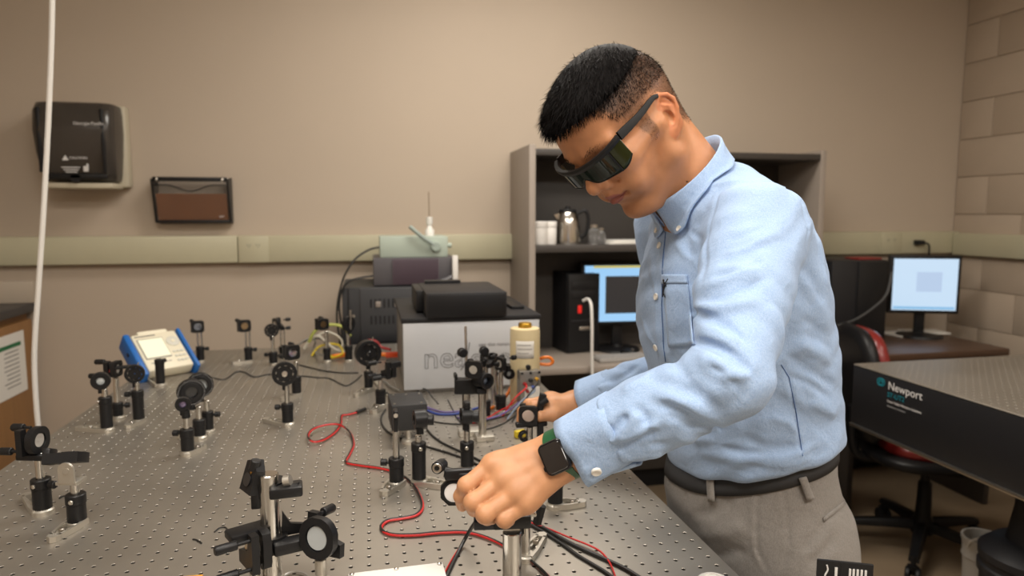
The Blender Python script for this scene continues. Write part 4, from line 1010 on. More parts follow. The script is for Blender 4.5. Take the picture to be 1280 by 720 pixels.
# things on a low shelf left of the red chair
sh2 = thing('side_shelf', 'low black shelf unit at the right behind the man', 'shelf', (1.70, 2.42, 0)); MB().box((0, 0, .70), (.20, .24, .03), bev=.003).build('top_board', M_BLACKPC, sh2)
for s in (-1, 1): MB().box((s * .085, 0, .345), (.028, .22, .68), bev=.003).build('side_panel', M_BLACKPC, sh2)
MB().box((0, .10, .35), (.15, .02, .66)).build('back_panel', M_BLACKPC, sh2)
for k, (w_, d_, h_, m_, lb) in enumerate(((.17, .22, .045, mat('red_cover', (.26, .022, .018), .5), 'red box file at the bottom of the low shelf stack'), (.16, .20, .018, M_PAPER, 'cream booklet lying on the red box file'), (.17, .21, .030, mat('brown_cover', (.12, .055, .03), .6), 'brown binder on top of the cream booklet'))):
    o = MB().box((0, 0, h_ / 2), (w_, d_, h_), bev=.003).build('box_file' if k == 0 else 'booklet' if k == 1 else 'binder', m_); o.location = (1.715, 2.42, .715 + (0, .045, .063)[k]); o.rotation_euler = (0, 0, R((3, -5, 6)[k])); tag(o, lb, 'book')

# ------------------------------------------------------------------ the optical tables
TZ = .905                                       # height of the working surface
TX0, TX1, TY0, TY1 = -.711, .489, .19, 2.635
def brushed(name, col, rough):
    m, nt, b = new_mat(name); N, L = nt.nodes, nt.links
    tc = N.new('ShaderNodeTexCoord'); mp = N.new('ShaderNodeMapping'); mp.inputs['Scale'].default_value = (220, 14, 14); L.new(tc.outputs['Object'], mp.inputs['Vector'])
    n = N.new('ShaderNodeTexNoise'); n.inputs['Scale'].default_value = 3; n.inputs['Detail'].default_value = 4; L.new(mp.outputs['Vector'], n.inputs['Vector'])
    n2 = N.new('ShaderNodeTexNoise'); n2.inputs['Scale'].default_value = 4.5; n2.inputs['Detail'].default_value = 5; L.new(tc.outputs['Object'], n2.inputs['Vector'])
    mx = N.new('ShaderNodeMix'); mx.data_type = 'RGBA'; mx.inputs[6].default_value = (*[c * .84 for c in col], 1); mx.inputs[7].default_value = (*[c * 1.12 for c in col], 1); L.new(n2.outputs['Fac'], mx.inputs[0]); L.new(mx.outputs[2], b.inputs['Base Color'])
    b.inputs['Metallic'].default_value = 0.85
    mr = N.new('ShaderNodeMapRange'); mr.inputs['To Min'].default_value = rough - .07; mr.inputs['To Max'].default_value = rough + .09; L.new(n2.outputs['Fac'], mr.inputs['Value']); L.new(mr.outputs[0], b.inputs['Roughness'])
    bp = N.new('ShaderNodeBump'); bp.inputs['Strength'].default_value = .12; bp.inputs['Distance'].default_value = .0006; L.new(n.outputs['Fac'], bp.inputs['Height']); L.new(bp.outputs['Normal'], b.inputs['Normal'])
    return m
M_TABLE = brushed('brushed_steel_table', (0.40, 0.37, 0.325), .42)
M_THREAD = mat('dark_hole_thread', (0.05, 0.047, 0.042), 0.5, metal=0.4)  # darker, less metallic colour on the hole walls and bottoms
M_TSIDE = mat('black_vinyl_table_side', (0.012, 0.012, 0.014), 0.45)
def breadboard(name, x0, x1, y0, y1, z, pitch, r, m, parent, depth=.012, cham=.0009):
    nx, ny = int((x1 - x0) / pitch), int((y1 - y0) / pitch)
    mx_, my_ = (x1 - x0 - nx * pitch) / 2, (y1 - y0 - ny * pitch) / 2
    h = pitch / 2; cell = [(-h, -h), (h, -h), (h, h), (-h, h)]
    a8 = [(math.cos(PI / 8 + PI / 4 * k), math.sin(PI / 8 + PI / 4 * k)) for k in range(8)]
    v = [(x, y, 0) for x, y in cell] + [((r + cham) * c, (r + cham) * s, 0) for c, s in a8] + [(r * c, r * s, -cham) for c, s in a8] + [(r * c, r * s, -depth) for c, s in a8]
    # octagon corners: k=0 at 22.5 deg ... side faces and corner triangles (as degenerate-free quads split in two tris)
    f = []
    for c in range(4):
        k0 = (5 + 2 * c) % 8; k1 = (k0 + 1) % 8; cn = (c + 1) % 4       # bottom, right, top, left sides
        f += [(c, cn, 4 + k1), (c, 4 + k1, 4 + k0)]
        f.append((cn, 4 + (k1 + 1) % 8, 4 + k1))
    for k in range(8):
        q = (k + 1) % 8
        f += [(4 + k, 4 + q, 12 + q), (4 + k, 12 + q, 12 + k), (12 + k, 12 + q, 20 + q), (12 + k, 20 + q, 20 + k)]
    for k in range(1, 7): f.append((20, 20 + k, 20 + k + 1))
    v, f = np.array(v), np.array(f)
    cx = x0 + mx_ + h + pitch * np.arange(nx); cy = y0 + my_ + h + pitch * np.arange(ny)
    g = np.stack(np.meshgrid(cx, cy, indexing='ij'), -1).reshape(-1, 2)
    V_ = (v[None] + np.c_[g, np.full(len(g), z)][:, None]).reshape(-1, 3); F_ = (f[None] + (np.arange(len(g)) * len(v))[:, None, None]).reshape(-1, 3)
    X0, X1, Y0, Y1 = x0 + mx_, x0 + mx_ + nx * pitch, y0 + my_, y0 + my_ + ny * pitch
    bv = np.array([(x0, y0), (x1, y0), (x1, y1), (x0, y1), (X0, Y0), (X1, Y0), (X1, Y1), (X0, Y1)]); bv = np.c_[bv, np.full(8, z)]
    bf = []
    for k in range(4): q = (k + 1) % 4; bf += [(k, q, 4 + q), (k, 4 + q, 4 + k)]
    # rounded-off rim down the edge
    rim = np.array([(x0 - .002, y0 - .002, z - .004), (x1 + .002, y0 - .002, z - .004), (x1 + .002, y1 + .002, z - .004), (x0 - .002, y1 + .002, z - .004)])
    bv = np.r_[bv, rim]
    for k in range(4): q = (k + 1) % 4; bf += [(8 + k, 8 + q, q), (8 + k, q, k)]
    n0 = len(V_); V_ = np.r_[V_, bv]; F_ = np.r_[F_, np.array(bf) + n0]
    me = np_mesh(name, V_, F_); nf_ = len(f); mi_ = np.zeros(len(F_), np.int32)
    for k in range(nx * ny): mi_[k * nf_ + 44 - 16 - 6 + 6:(k + 1) * nf_] = 0
    deep = np.array([1 if min(t_) >= 12 else 0 for t_ in f.tolist()], np.int32); mi_[:nx * ny * nf_] = np.tile(deep, nx * ny)
    o = link(name, me, m, parent, sharp=25); me.materials.append(M_THREAD); me.polygons.foreach_set('material_index', mi_); me.update(); return o
table = thing('optical_table', 'large steel optical table full of mounts with a grid of threaded holes', 'table')
breadboard('tabletop', TX0, TX1, TY0, TY1, TZ, .0254, .0030, M_TABLE, table, cham=.0006)
tcx, tcy = (TX0 + TX1) / 2, (TY0 + TY1) / 2
MB().box((tcx, tcy, TZ - .112), (TX1 - TX0 + .003, TY1 - TY0 + .003, .195), bev=.003).build('table_core', M_TSIDE, table)
for sx in (-1, 1):
    for sy in (-1, 1):
        lg = MB().lathe([(.14, 0), (.14, .02), (.085, .03), (.085, TZ - .25), (.11, TZ - .245), (.11, TZ - .21)], (tcx + sx * .38, tcy + sy * .85, 0), n=24).build('leg', M_BLACKPC, table)

NX0, NX1, NY0, NY1 = 1.578, 2.85, .22, 1.955
t2 = thing('side_optical_table', 'second black-sided optical table at the right with a logo on its side', 'table')
breadboard('tabletop', NX0, NX1, NY0, NY1, TZ, .0254, .0030, M_TABLE, t2, cham=.0006)
MB().box(((NX0 + NX1) / 2, (NY0 + NY1) / 2, TZ - .108), (NX1 - NX0 + .003, NY1 - NY0 + .003, .202), bev=.003).build('table_core', M_TSIDE, t2)
MB().box((NX0 - .003, (NY0 + NY1) / 2, TZ - .205), (.010, NY1 - NY0, .010), bev=.002).build('bottom_trim', M_STEEL, t2)
pv = at_x(1252, 600, NX0 + .16)
for lx, ly in ((NX0 + .20, NY1 - .50), (NX1 - .2, NY1 - .35), (NX0 + .20, NY0 + .3), (NX1 - .2, NY0 + .3)):
    MB().lathe([(.125, 0), (.125, .40), (.133, .405), (.133, .425), (.127, .43), (.127, .445), (.133, .45), (.133, .47), (.10, .50), (.07, .505), (.055, .60), (.055, TZ - .21)], (lx, ly, 0), n=28).build('leg', M_BLACKPC, t2)
# the printed maker's mark on the side
M_TEAL = mat('teal_print', (0.006, 0.22, 0.28), 0.6)
def side_pt(px, py): p = at_x(px, py, NX0 - .003); return (p[0], p[1], p[2])
def ptxt(nm, body, px, py, h, m): p = side_pt(px, py); return text(nm, body, h, m, t2, p, (0, -1, 0), (0, 0, 1), extrude=.0002)
ptxt('maker_name', 'Newport', 1110, 482, .036, M_PRINT)
ptxt('series_name', 'ST-UT2', 1109, 493, .022, M_TEAL)
ptxt('slogan', 'Smart Table Vibration Solutions', 1109, 501, .0105, M_PRINT)
ptxt('web_line', 'Experience | Solutions', 1109, 507, .0080, mat('grey_print', (.32, .32, .32), .7))
lg0 = side_pt(1100, 477); mb = MB()
for a, b, w_ in ((0, PI * 2, .020),):
    mb.ring((lg0[0], lg0[1], lg0[2]), (1, 0, 0), .013, .0100, .0006, 26); mb.ring((lg0[0], lg0[1] - .008, lg0[2]), (1, 0, 0), .013, .0100, .0008, 26); mb.ring((lg0[0], lg0[1] - .004, lg0[2] - .003), (1, 0, 0), .008, .0055, .0010, 22)
mb.build('globe_emblem', M_TEAL, t2)

# ------------------------------------------------------------------ optical mounts
def tb(px, py, z=TZ): return at_z(px, py, z)
class Mount:
    """one post assembly standing on the table; heights given by the pixel rows of the photograph"""
    def __init__(s, name, label, base, cat='optical mount', group=None):
        p = tb(*base); s.x, s.y = p[0], p[1]
        s.d = math.hypot(s.x, s.y); s.o = thing(name, label, cat, (s.x, s.y, TZ), 0, group)
        s.dd = float((np.array(p) - _C) @ _F)
    def h(s, py): return height_at(s.x, s.y, py) - TZ
    def w(s, px): return px * s.dd / FPX
    def part(s, mb, nm, m, parent=None, **k): return mb.build(nm, m, parent or s.o, **k)
    def pedestal(s, r=.0158): s.part(MB().lathe([(r, 0), (r, .0065), (r * .82, .0085), (r * .82, .010)], n=24), 'pedestal_foot', M_FORK)
    def fork(s, px, py, w=.016, hh=.0095):
        p = tb(px, py); dx, dy = p[0] - s.x, p[1] - s.y; L_ = max(math.hypot(dx, dy), .045); a = math.atan2(dy, dx); s.fa = a
        out = [(-.004, -w), (.010, -w * 1.05), (L_ - .010, -w * .62), (L_ - .002, -w * .4), (L_, 0), (L_ - .002, w * .4), (L_ - .010, w * .62), (.010, w * 1.05), (-.004, w)]
        sl = [(.000, .0085), (.012, .0085)]
        ex, ey = (math.cos(a), math.sin(a), 0), (-math.sin(a), math.cos(a), 0)
        mb = MB(); bw = .0045
        # two tines, a nose and the raised rim with the slot between
        for sg in (1, -1): mb.prism([(-.006, sg * w), (.016, sg * w * 1.02), (L_ - .012, sg * w * .62), (L_ - .012, sg * (w * .62 - bw)), (.022, sg * (w * 1.0 - bw)), (-.006, sg * (w - bw))][::sg], (0, 0, .0004), ex, ey, hh)
        mb.prism([(L_ - .016, -w * .66), (L_ - .004, -w * .5), (L_, 0), (L_ - .004, w * .5), (L_ - .016, w * .66)], (0, 0, .0004), ex, ey, hh)
        mb.prism([(.018, -w * .9), (L_ - .014, -w * .6), (L_ - .014, -w * .2), (.030, -w * .22)], (0, 0, .0004), ex, ey, hh * .55); mb.prism([(.018, w * .9), (.030, w * .22), (L_ - .014, w * .2), (L_ - .014, w * .6)], (0, 0, .0004), ex, ey, hh * .55)
        f = s.part(mb, 'clamping_fork', M_FORK)
        c = Vector(ex) * min(L_ * .55, .04); s.part(MB().lathe([(.0048, 0), (.0048, .0055), (.0040, .0065), (.0026, .0065), (.0026, .004)], (c.x, c.y, hh * .55), n=14), 'fork_screw', M_STEEL, f)
    def holder(s, top, r=.0128, z0=.008, knob=None, screw=None):
        z1 = s.h(top); s.hz = z1
        ho = s.part(MB().lathe([(r, z0), (r, z1 - .016), (r * 1.08, z1 - .015), (r * 1.08, z1 - .001), (r * 1.0, z1), (r * .52, z1), (r * .52, z1 - .006)], n=26), 'post_holder', M_BLACKM)
        if knob is not None:
            a = R(knob); u = Vector((math.cos(a), math.sin(a), 0)); c = Vector((0, 0, z1 - .0085)); mb = MB()
            mb.cyl(c + u * r, c + u * (r + .006), .003, n=10); mb.lathe([(.0055, 0), (.0066, .001), (.0066, .010), (.0052, .0115)], c + u * (r + .004), u, 12); s.part(mb, 'thumbscrew', M_BLACKP, ho)
        if screw is not None:
            a = R(screw); u = Vector((math.cos(a), math.sin(a), 0)); s.part(MB().lathe([(.0036, 0), (.0036, .0022), (.0028, .003), (.0016, .003), (.0016, .0015)], Vector((0, 0, z1 - .0085)) + u * (r * 1.04), u, 12), 'set_screw', M_STEEL, ho)
    def post(s, top, r=.0063, z0=None, dx=0.0, m=None, nm='post'):
        z1 = s.h(top); z0 = (getattr(s, 'hz', .012) - .004) if z0 is None else z0
        s.part(MB().lathe([(r, z0), (r, z1 - .001), (r - .001, z1)], (dx, 0, 0), n=20), nm, m or M_POLISH); s.pz = z1
    def frame(s, cz, yaw, tilt=0.0, off=(0, 0)):
        n = Vector((math.cos(R(yaw)) * math.cos(R(tilt)), math.sin(R(yaw)) * math.cos(R(tilt)), math.sin(R(tilt)))); x = Vector((0, 0, 1)).cross(n).normalized(); y = n.cross(x)
        M = Matrix((x, y, n)).transposed().to_4x4(); M.translation = Vector((off[0], off[1], cz)); return M
    def kin(s, cy, yaw, size=.024, opt=.0122, tilt=0, off=(0, 0), optic=None, rnd=1.26, knobs=((1, 1), (-1, -1)), kl=.020, cx=None):
        """kinematic mirror mount: front plate with the bored optic seat, sprung back plate, adjuster knobs"""
        if cx is not None: off = s.side(cx)
        M = s.frame(s.h(cy), yaw, tilt, off); a = size
        mb = MB(); ring = [(math.cos(2 * PI * k / 24) * opt * 1.08, math.sin(2 * PI * k / 24) * opt * 1.08) for k in range(24)]
        sq = []
        for k in range(24):
            c, sn = math.cos(2 * PI * k / 24), math.sin(2 * PI * k / 24); q = a / max(abs(c), abs(sn)); q = min(q, a * rnd); sq.append((c * q, sn * q))
        lay = [[(x, y, .004) for x, y in ring], [(x, y, .012) for x, y in ring], [(x, y, .012) for x, y in sq], [(x, y, .001) for x, y in sq], [(x, y, .001) for x, y in ring], [(x, y, .004) for x, y in ring]]
        mb.grid(lay, closed=True); fp_ = s.part(mb.xform(M), 'front_plate', M_BLACKM)
        mb = MB().prism([(-a, -a), (a, -a), (a, -a * .35), (-a * .35, a * .05), (-a * .45, a), (-a, a)], (0, 0, -.014), (1, 0, 0), (0, 1, 0), .010); s.part(mb.xform(M), 'back_plate', M_BLACKM)
        mb = MB().lathe([(opt, .003), (opt, .0095), (opt - .0006, .0102), (.0002, .0102)], n=26); s.part(mb.xform(M), 'mirror', optic or M_MIRROR)
        for kx, ky in knobs:
            c = Vector((kx * a * .74, ky * a * .74, 0)); mb = MB().cyl(c + Vector((0, 0, -.014)), c + Vector((0, 0, -.014 - kl * .5)), .0026, n=10); mb.lathe([(.0052, 0), (.0064, .0012), (.0064, kl * .62), (.005, kl * .68)], c + Vector((0, 0, -.014 - kl * .4)), (0, 0, -1), 14); s.part(mb.xform(M), 'adjuster_knob', M_BLACKP)
        return M
    def side(s, cx):                            # sideways offset that brings the head to pixel column cx
        r = _R; px0 = s.px if hasattr(s, 'px') else None
        q = (np.array([s.x, s.y, TZ]) - _C); u0 = 640 + FPX * (q @ _R) / (q @ _F); k = (cx - u0) * (q @ _F) / FPX; return (r[0] * k, r[1] * k)
    def ringhead(s, cy, yaw, ro, ri, hh=.012, lens=M_LENSG, tilt=0, cx=None, solid=False, stub=True):
        off = s.side(cx) if cx is not None else (0, 0); M = s.frame(s.h(cy), yaw, tilt, off)
        rg = s.part(MB().ring((0, 0, 0), (0, 0, 1), ro, ri, hh, 30).xform(M), 'lens_ring', M_BLACKM)
        s.part(MB().ring((0, 0, hh * .1), (0, 0, 1), ri * 1.02, ri * .80, hh * .7, 26).xform(M), 'retaining_ring', M_BLACKP, rg)
        s.part(MB().lathe([(.0002, -hh * .25), (ri * .84, -hh * .2), (ri * .84, hh * .12), (ri * .45, hh * .26), (.0002, hh * .30)], n=24).xform(M), 'lens', lens, rg)
        if stub: z = s.h(cy); s.part(MB().lathe([(.0068, z - ro - .008), (.0068, z - ro + .002)], (off[0], off[1], 0), n=14), 'stem', M_BLACKM)
        return M
    def iris(s, cy, yaw, ro, hole=.003, hh=.010, cx=None, lever=70, centre=None):
        off = s.side(cx) if cx is not None else (0, 0); M = s.frame(s.h(cy), yaw, 0, off)
        rg = s.part(MB().ring((0, 0, 0), (0, 0, 1), ro, ro * .72, hh, 30).xform(M), 'iris_ring', M_BLACKM)
        n = 8; mb = MB()
        for k in range(n):
            a0, a1 = 2 * PI * k / n, 2 * PI * (k + 1.6) / n; z = .0006 * (k % 2)
            mb.prism([(hole * math.cos(a0), hole * math.sin(a0)), (ro * .78 * math.cos(a0), ro * .78 * math.sin(a0)), (ro * .78 * math.cos(a1), ro * .78 * math.sin(a1)), (hole * math.cos(a1), hole * math.sin(a1))], (0, 0, z), (1, 0, 0), (0, 1, 0), .0005)
        s.part(mb.xform(M), 'iris_leaves', M_BLACKP, rg, kind='stuff')
        if centre: s.part(MB().lathe([(hole * 2.2, hh * .30), (hole * 2.2, hh * .5), (hole * 1.4, hh * .55), (hole * 1.4, hh * .35)], n=20).xform(M), 'centre_bushing', centre, rg)
        a = R(lever); s.part(MB().cyl((ro * math.cos(a) * .9, ro * math.sin(a) * .9, 0), (ro * math.cos(a) * 1.28, ro * math.sin(a) * 1.28, 0), .0016, n=8).xform(M), 'iris_lever', M_STEEL, rg)
        s.part(MB().lathe([(.0064, s.h(cy) - ro - .010), (.0064, s.h(cy) - ro + .002)], (off[0], off[1], 0), n=14), 'stem', M_BLACKM)
    def rot(s, cy, yaw, ro, ri, hh=.014, cx=None, lens=M_LENSG):
        """graduated rotation mount"""
        off = s.side(cx) if cx is not None else (0, 0); M = s.frame(s.h(cy), yaw, 0, off)
        rg = s.part(MB().ring((0, 0, 0), (0, 0, 1), ro, ri, hh, 36).xform(M), 'rotation_ring', M_BLACKM)
        mb = MB()
        for k in range(48):
            a = 2 * PI * k / 48; l = .0030 if k % 4 == 0 else .0018; u = Vector((math.cos(a), math.sin(a), 0)); v = Vector((-u.y, u.x, 0)); c = u * (ro * .86)
            mb.add([c + v * .00022 + Vector((0, 0, hh / 2 + .0002)), c - v * .00022 + Vector((0, 0, hh / 2 + .0002)), c - v * .00022 + u * l + Vector((0, 0, hh / 2 + .0002)), c + v * .00022 + u * l + Vector((0, 0, hh / 2 + .0002))], [(0, 1, 2, 3)])
        s.part(mb.xform(M), 'graduations', M_PRINT, rg, kind='stuff')
        s.part(MB().ring((0, 0, hh * .2), (0, 0, 1), ro * .74, ri * .9, hh * .9, 30).xform(M), 'inner_cell', M_BLACKP, rg)
        s.part(MB().lathe([(.0002, -.001), (ri * .95, -.001), (ri * .95, .001), (.0002, .001)], n=24).xform(M), 'lens', lens, rg)
        s.part(MB().lathe([(.0068, s.h(cy) - ro - .010), (.0068, s.h(cy) - ro + .002)], (off[0], off[1], 0), n=14), 'stem', M_BLACKM)
M_DARKGLASS = mat('dark_filter_glass', (.012, .013, .016), .06, spec=.8)
M_GREYOPT = mat('grey_frosted_optic', (.42, .45, .46), .25)
M_GOLD = mat('gold_mirror', (.85, .62, .38), .12, metal=1.0)

m = Mount('mirror_mount', 'kinematic mirror mount on a stout holder at the far left front corner of the table', (54, 641)); m.pedestal(.017); m.fork(33, 622); m.holder(598, .0140, knob=-25, screw=-110); m.post(566, .0066)
M = m.kin(550, -14, .022, .0118, rnd=1.06, off=m.side(49), knobs=((.9, 1.0), (-.9, -.9)), kl=.030)
m.part(MB().box((m.side(49)[0], m.side(49)[1], m.h(570)), (.050, .022, .010), rot=Matrix.Rotation(R(-15), 3, 'Z'), bev=.002), 'adapter_plate', M_BLACKM); m.part(MB().cyl(Vector((*m.side(62), m.h(566))), Vector((*m.side(70), m.h(565))), .0058, n=12), 'side_knob', M_BLACKP)
m = Mount('turning_mirror', 'tilted black mirror mount on a silver angle bracket at the left front of the table', (97, 656)); m.pedestal(.0150); m.fork(62, 680, .0150); m.holder(617, .0138, screw=-95); m.post(604, .0068)
zb_ = m.h(604); ofs = m.side(93)
m.part(MB().box((ofs[0], ofs[1], zb_ + .004), (.034, .028, .006), rot=Matrix.Rotation(R(-12), 3, 'Z'), bev=.0015), 'bracket_foot', M_FORK)
mb = MB(); q = [(-.013, 0), (.013, 0)] + [(.013 * math.cos(a), .020 + .013 * math.sin(a)) for a in np.linspace(0, PI, 10)]; mb.prism(q, (ofs[0], ofs[1] - .012, zb_ + .006), (.96, -.26, 0), (0, 0, 1), .004); m.part(mb, 'bracket_upright', M_FORK)
m.part(MB().cyl((ofs[0], ofs[1] - .018, zb_ + .026), (ofs[0], ofs[1] - .010, zb_ + .026), .0045, n=14), 'bracket_screw', M_STEEL)
o2 = m.side(84); MM = m.frame(m.h(576), 90, 68, (o2[0], o2[1] + .012)); m.part(MB().prism([(-.028, -.018), (.016, -.020), (.030, -.008), (.028, .016), (-.024, .020), (-.030, .006)], (0, 0, -.008), (1, 0, 0), (0, 1, 0), .016).xform(MM), 'mirror_cell', M_BLACKM)
m.part(MB().lathe([(.0125, .0085), (.0125, .0095), (.0002, .0096)], (-.006, 0, 0), n=26).xform(MM), 'mirror', M_DARKGLASS); m.part(MB().box((.024, 0, .004), (.012, .030, .026), bev=.003).xform(MM), 'clamp_block', M_BLACKM)

m = Mount('lens_mount', 'small ring lens mount on a black holder with its fork pointing left', (134, 539)); m.pedestal(); m.fork(95, 538); m.holder(496, .0128, screw=-150); m.post(486); m.ringhead(476, -78, m.w(11), m.w(6), cx=130, lens=M_GREYOPT)
m = Mount('mirror_mount', 'sideways mirror mount standing behind the small ring lens mount', (148, 524)); m.pedestal(); m.holder(503, .0115, knob=10); m.post(472, .0062); m.kin(461, -10, .019, .011, cx=146, kl=.034); m.part(MB().box((*m.side(156), m.h(459)), (.040, .020, .006), rot=Matrix.Rotation(R(20), 3, 'Z'), bev=.001), 'side_plate', M_BLACKM); m.part(MB().box((*m.side(147), m.h(462)), (.014, .03, .006)), 'red_beam_card', mat('red_plastic_clip', (.25, .02, .015), .5))
m = Mount('iris_mount', 'dark closed iris on a black holder in front of the blue and white meter', (174, 528)); m.pedestal(); m.fork(158, 537); m.holder(488, .0125, knob=178); m.post(478, .0060); m.iris(467, -80, m.w(11.5), .0022, cx=172)
m = Mount('post_holder', 'empty black post holder beside the front edge of the meter', (201, 483)); m.pedestal(); m.fork(184, 473); m.holder(449, .0122, knob=75)
m = Mount('lens_mount', 'tiny lens on a short stem in the front of a row of three mounts', (235, 568)); m.pedestal(); m.fork(256, 560); m.holder(536, .0128, knob=172); m.post(519, .0060); m.ringhead(505, -80, m.w(9), m.w(5.5), cx=232, lens=mat('violet_coated_lens', (.22, .18, .30), .08, metal=.6)); m.part(MB().cyl((0, 0, m.h(522)), (0, 0, m.h(513)), .0085, .0075, n=16), 'stem_collar', M_BLACKM)
m = Mount('rotation_mount', 'graduated rotation mount second in the row of three mounts', (250, 549)); m.pedestal(); m.fork(222, 548); m.holder(524, .0125); m.post(508, .0062); m.rot(490, -72, m.w(16.5), m.w(8), cx=242, lens=M_DARKGLASS)
m = Mount('rotation_mount', 'graduated rotation mount at the rear of the row of three mounts', (260, 541)); m.pedestal(); m.holder(514, .0125, knob=0); m.post(500, .0062); m.rot(481, -72, m.w(15.5), m.w(9), cx=253, lens=M_GREYOPT)
def twin(label, base, hold, cy, cx, yaw, opt, fork=None, knob=0, size=.020, name='mirror_mount', kn=((-1, 1), (1, -1))):
    m = Mount(name, label, base); m.pedestal(.0150)
    if fork: m.fork(*fork)
    m.holder(hold, .0125, knob=knob)
    for dx in (-.006, .006): m.post(cy + 6, .0032, dx=dx)
    m.kin(cy, yaw, size, .0118, cx=cx, optic=opt, knobs=kn, kl=.022); return m
twin('mirror mount with a dull optic on twin thin posts just right of the meter', (251, 453), 433, 408, 249, -72, M_LENSG)
twin('mirror mount with a bright warm mirror on twin posts near the back edge', (311, 453), 434, 407, 307, -68, M_GOLD, fork=(289, 456))
m = Mount('beam_stop', 'plain dark disc on a thin post near the back edge of the table', (342, 456)); m.pedestal(.014); m.holder(440, .0135, knob=170); m.post(420, .0052); m.iris(413, -80, m.w(8.5), .0008, cx=341)
twin('mirror mount seen from its back, just behind the plain dark disc', (354, 448), 433, 405, 349, -150, M_MIRROR, kn=((1, 1), (1, -1)), knob=40)
m = Mount('mirror_mount', 'mirror mount with a shiny round optic standing behind the large iris', (371, 495)); m.pedestal(); m.fork(352, 502); m.holder(470, .0125, knob=178); m.post(452, .0062); m.kin(440, -60, .020, .0115, cx=366, kl=.026)
m = Mount('iris_mount', 'large iris with a bright centre hole in the middle of the left table half', (360, 532)); m.pedestal(); m.fork(330, 527); m.holder(504, .0128, knob=175); m.post(482, .0062); m.iris(467, -80, m.w(15), .0030, cx=358, centre=M_STEEL, lever=90)
m = Mount('mirror_mount', 'mirror mount on a single post by the tangle of coloured wires', (409, 453)); m.pedestal(.0150); m.holder(435, .0120); m.post(414, .0060); m.kin(405, -60, .019, .0110, cx=404, optic=M_GOLD, knobs=((1, 1), (1, -1)), kl=.03)
m = Mount('filter_mount', 'narrow dark filter mount against the black equipment case', (436, 452)); m.pedestal(.0150); m.holder(432, .0128); m.post(416, .0062); m.ringhead(405, -40, m.w(10), m.w(6), cx=437, lens=M_DARKGLASS); m.part(MB().cyl((.008, 0, m.h(412)), (.010, 0, m.h(388)), .0035, n=10), 'steel_rod', M_STEEL)
m = Mount('power_sensor', 'large round black sensor head facing the camera left of the silver instrument', (461, 488)); m.pedestal(.0150); m.fork(444, 497); m.holder(464, .0120); m.post(454, .0060); m.iris(441, -75, m.w(16), .0030, hh=.024, cx=461, centre=M_DARKGLASS)
m = Mount('mirror_mount', 'heavy angled mirror mount beside the large round sensor head', (476, 508)); m.pedestal(.0155); m.fork(466, 518, .018); m.holder(487, .0128); m.post(470, .0064); m.kin(461, 20, .022, .012, cx=487, kl=.034, knobs=((1, 1), (-1, -1), (1, -1))); m.part(MB().box((*m.side(493), m.h(455)), (.03, .03, .016), rot=Matrix.Rotation(R(25), 3, 'Z'), bev=.003), 'bracket', M_BLACKM)
m = Mount('plate_mount', 'thin upright plate mount on a knobbed holder in front of the black sensor box', (496, 606)); m.pedestal(); m.fork(478, 622); m.holder(572, .0132, knob=172); m.post(538, .0062); m.part(MB().box((0, 0, (m.h(538) + m.h(512)) / 2), (.008, .024, m.h(512) - m.h(538)), bev=.002), 'plate', M_BLACKM); m.part(MB().cyl((0, -.014, m.h(517)), (0, -.008, m.h(517)), .004, n=14), 'plate_screw', M_STEEL)
m = Mount('rotation_mount', 'edge-on rotation mount with a round side knob right of the black sensor box', (524, 604)); m.pedestal(); m.fork(566, 612); m.holder(553, .0128, screw=-80); m.post(544, .0064); m.rot(524, 8, .0175, .009, hh=.022, cx=526); m.part(MB().cyl(Vector((*m.side(533), m.h(525))), Vector((*m.side(543), m.h(525))), .0095, n=22, bev=.001), 'round_knob', M_BLACKP)
m = Mount('rotation_mount', 'edge-on graduated mount on a holder with a bright screw in the middle of the table', (584, 588)); m.pedestal(); m.holder(552, .0128, screw=-100); m.post(538, .0062); m.rot(520, 4, .0165, .009, hh=.020, cx=583); m.part(MB().cyl(Vector((*m.side(590), m.h(521))), Vector((*m.side(599), m.h(521))), .0110, n=22, bev=.001), 'round_knob', M_BLACKP)
m.part(MB().box((*m.side(584), m.h(506)), (.012, .018, .014), bev=.002), 'top_clamp', M_BLACKM)
# black sensor box on its post
m = Mount('sensor_box', 'matt black sensor box on a short post in the middle of the table', (511, 553), 'sensor'); m.pedestal(); m.post(536, .0064, z0=.008)
zt_, zb2 = m.h(505), m.h(537); bw = m.w(44)
m.part(MB().box((0, .045, (zt_ + zb2) / 2), (bw, .105, zt_ - zb2), rot=Matrix.Rotation(R(3), 3, 'Z'), bev=.002), 'housing', mat('matt_black_box', (.020, .020, .021), .6))
for sx, sy in ((-1, 0), (1, 0), (-1, 1), (1, 1), (0, 1)): m.part(MB().cyl((sx * bw * .38, .005 + sy * .075, zt_ - .001), (sx * bw * .38, .005 + sy * .075, zt_ + .0012), .0028, n=12), 'cover_screw', M_STEEL)
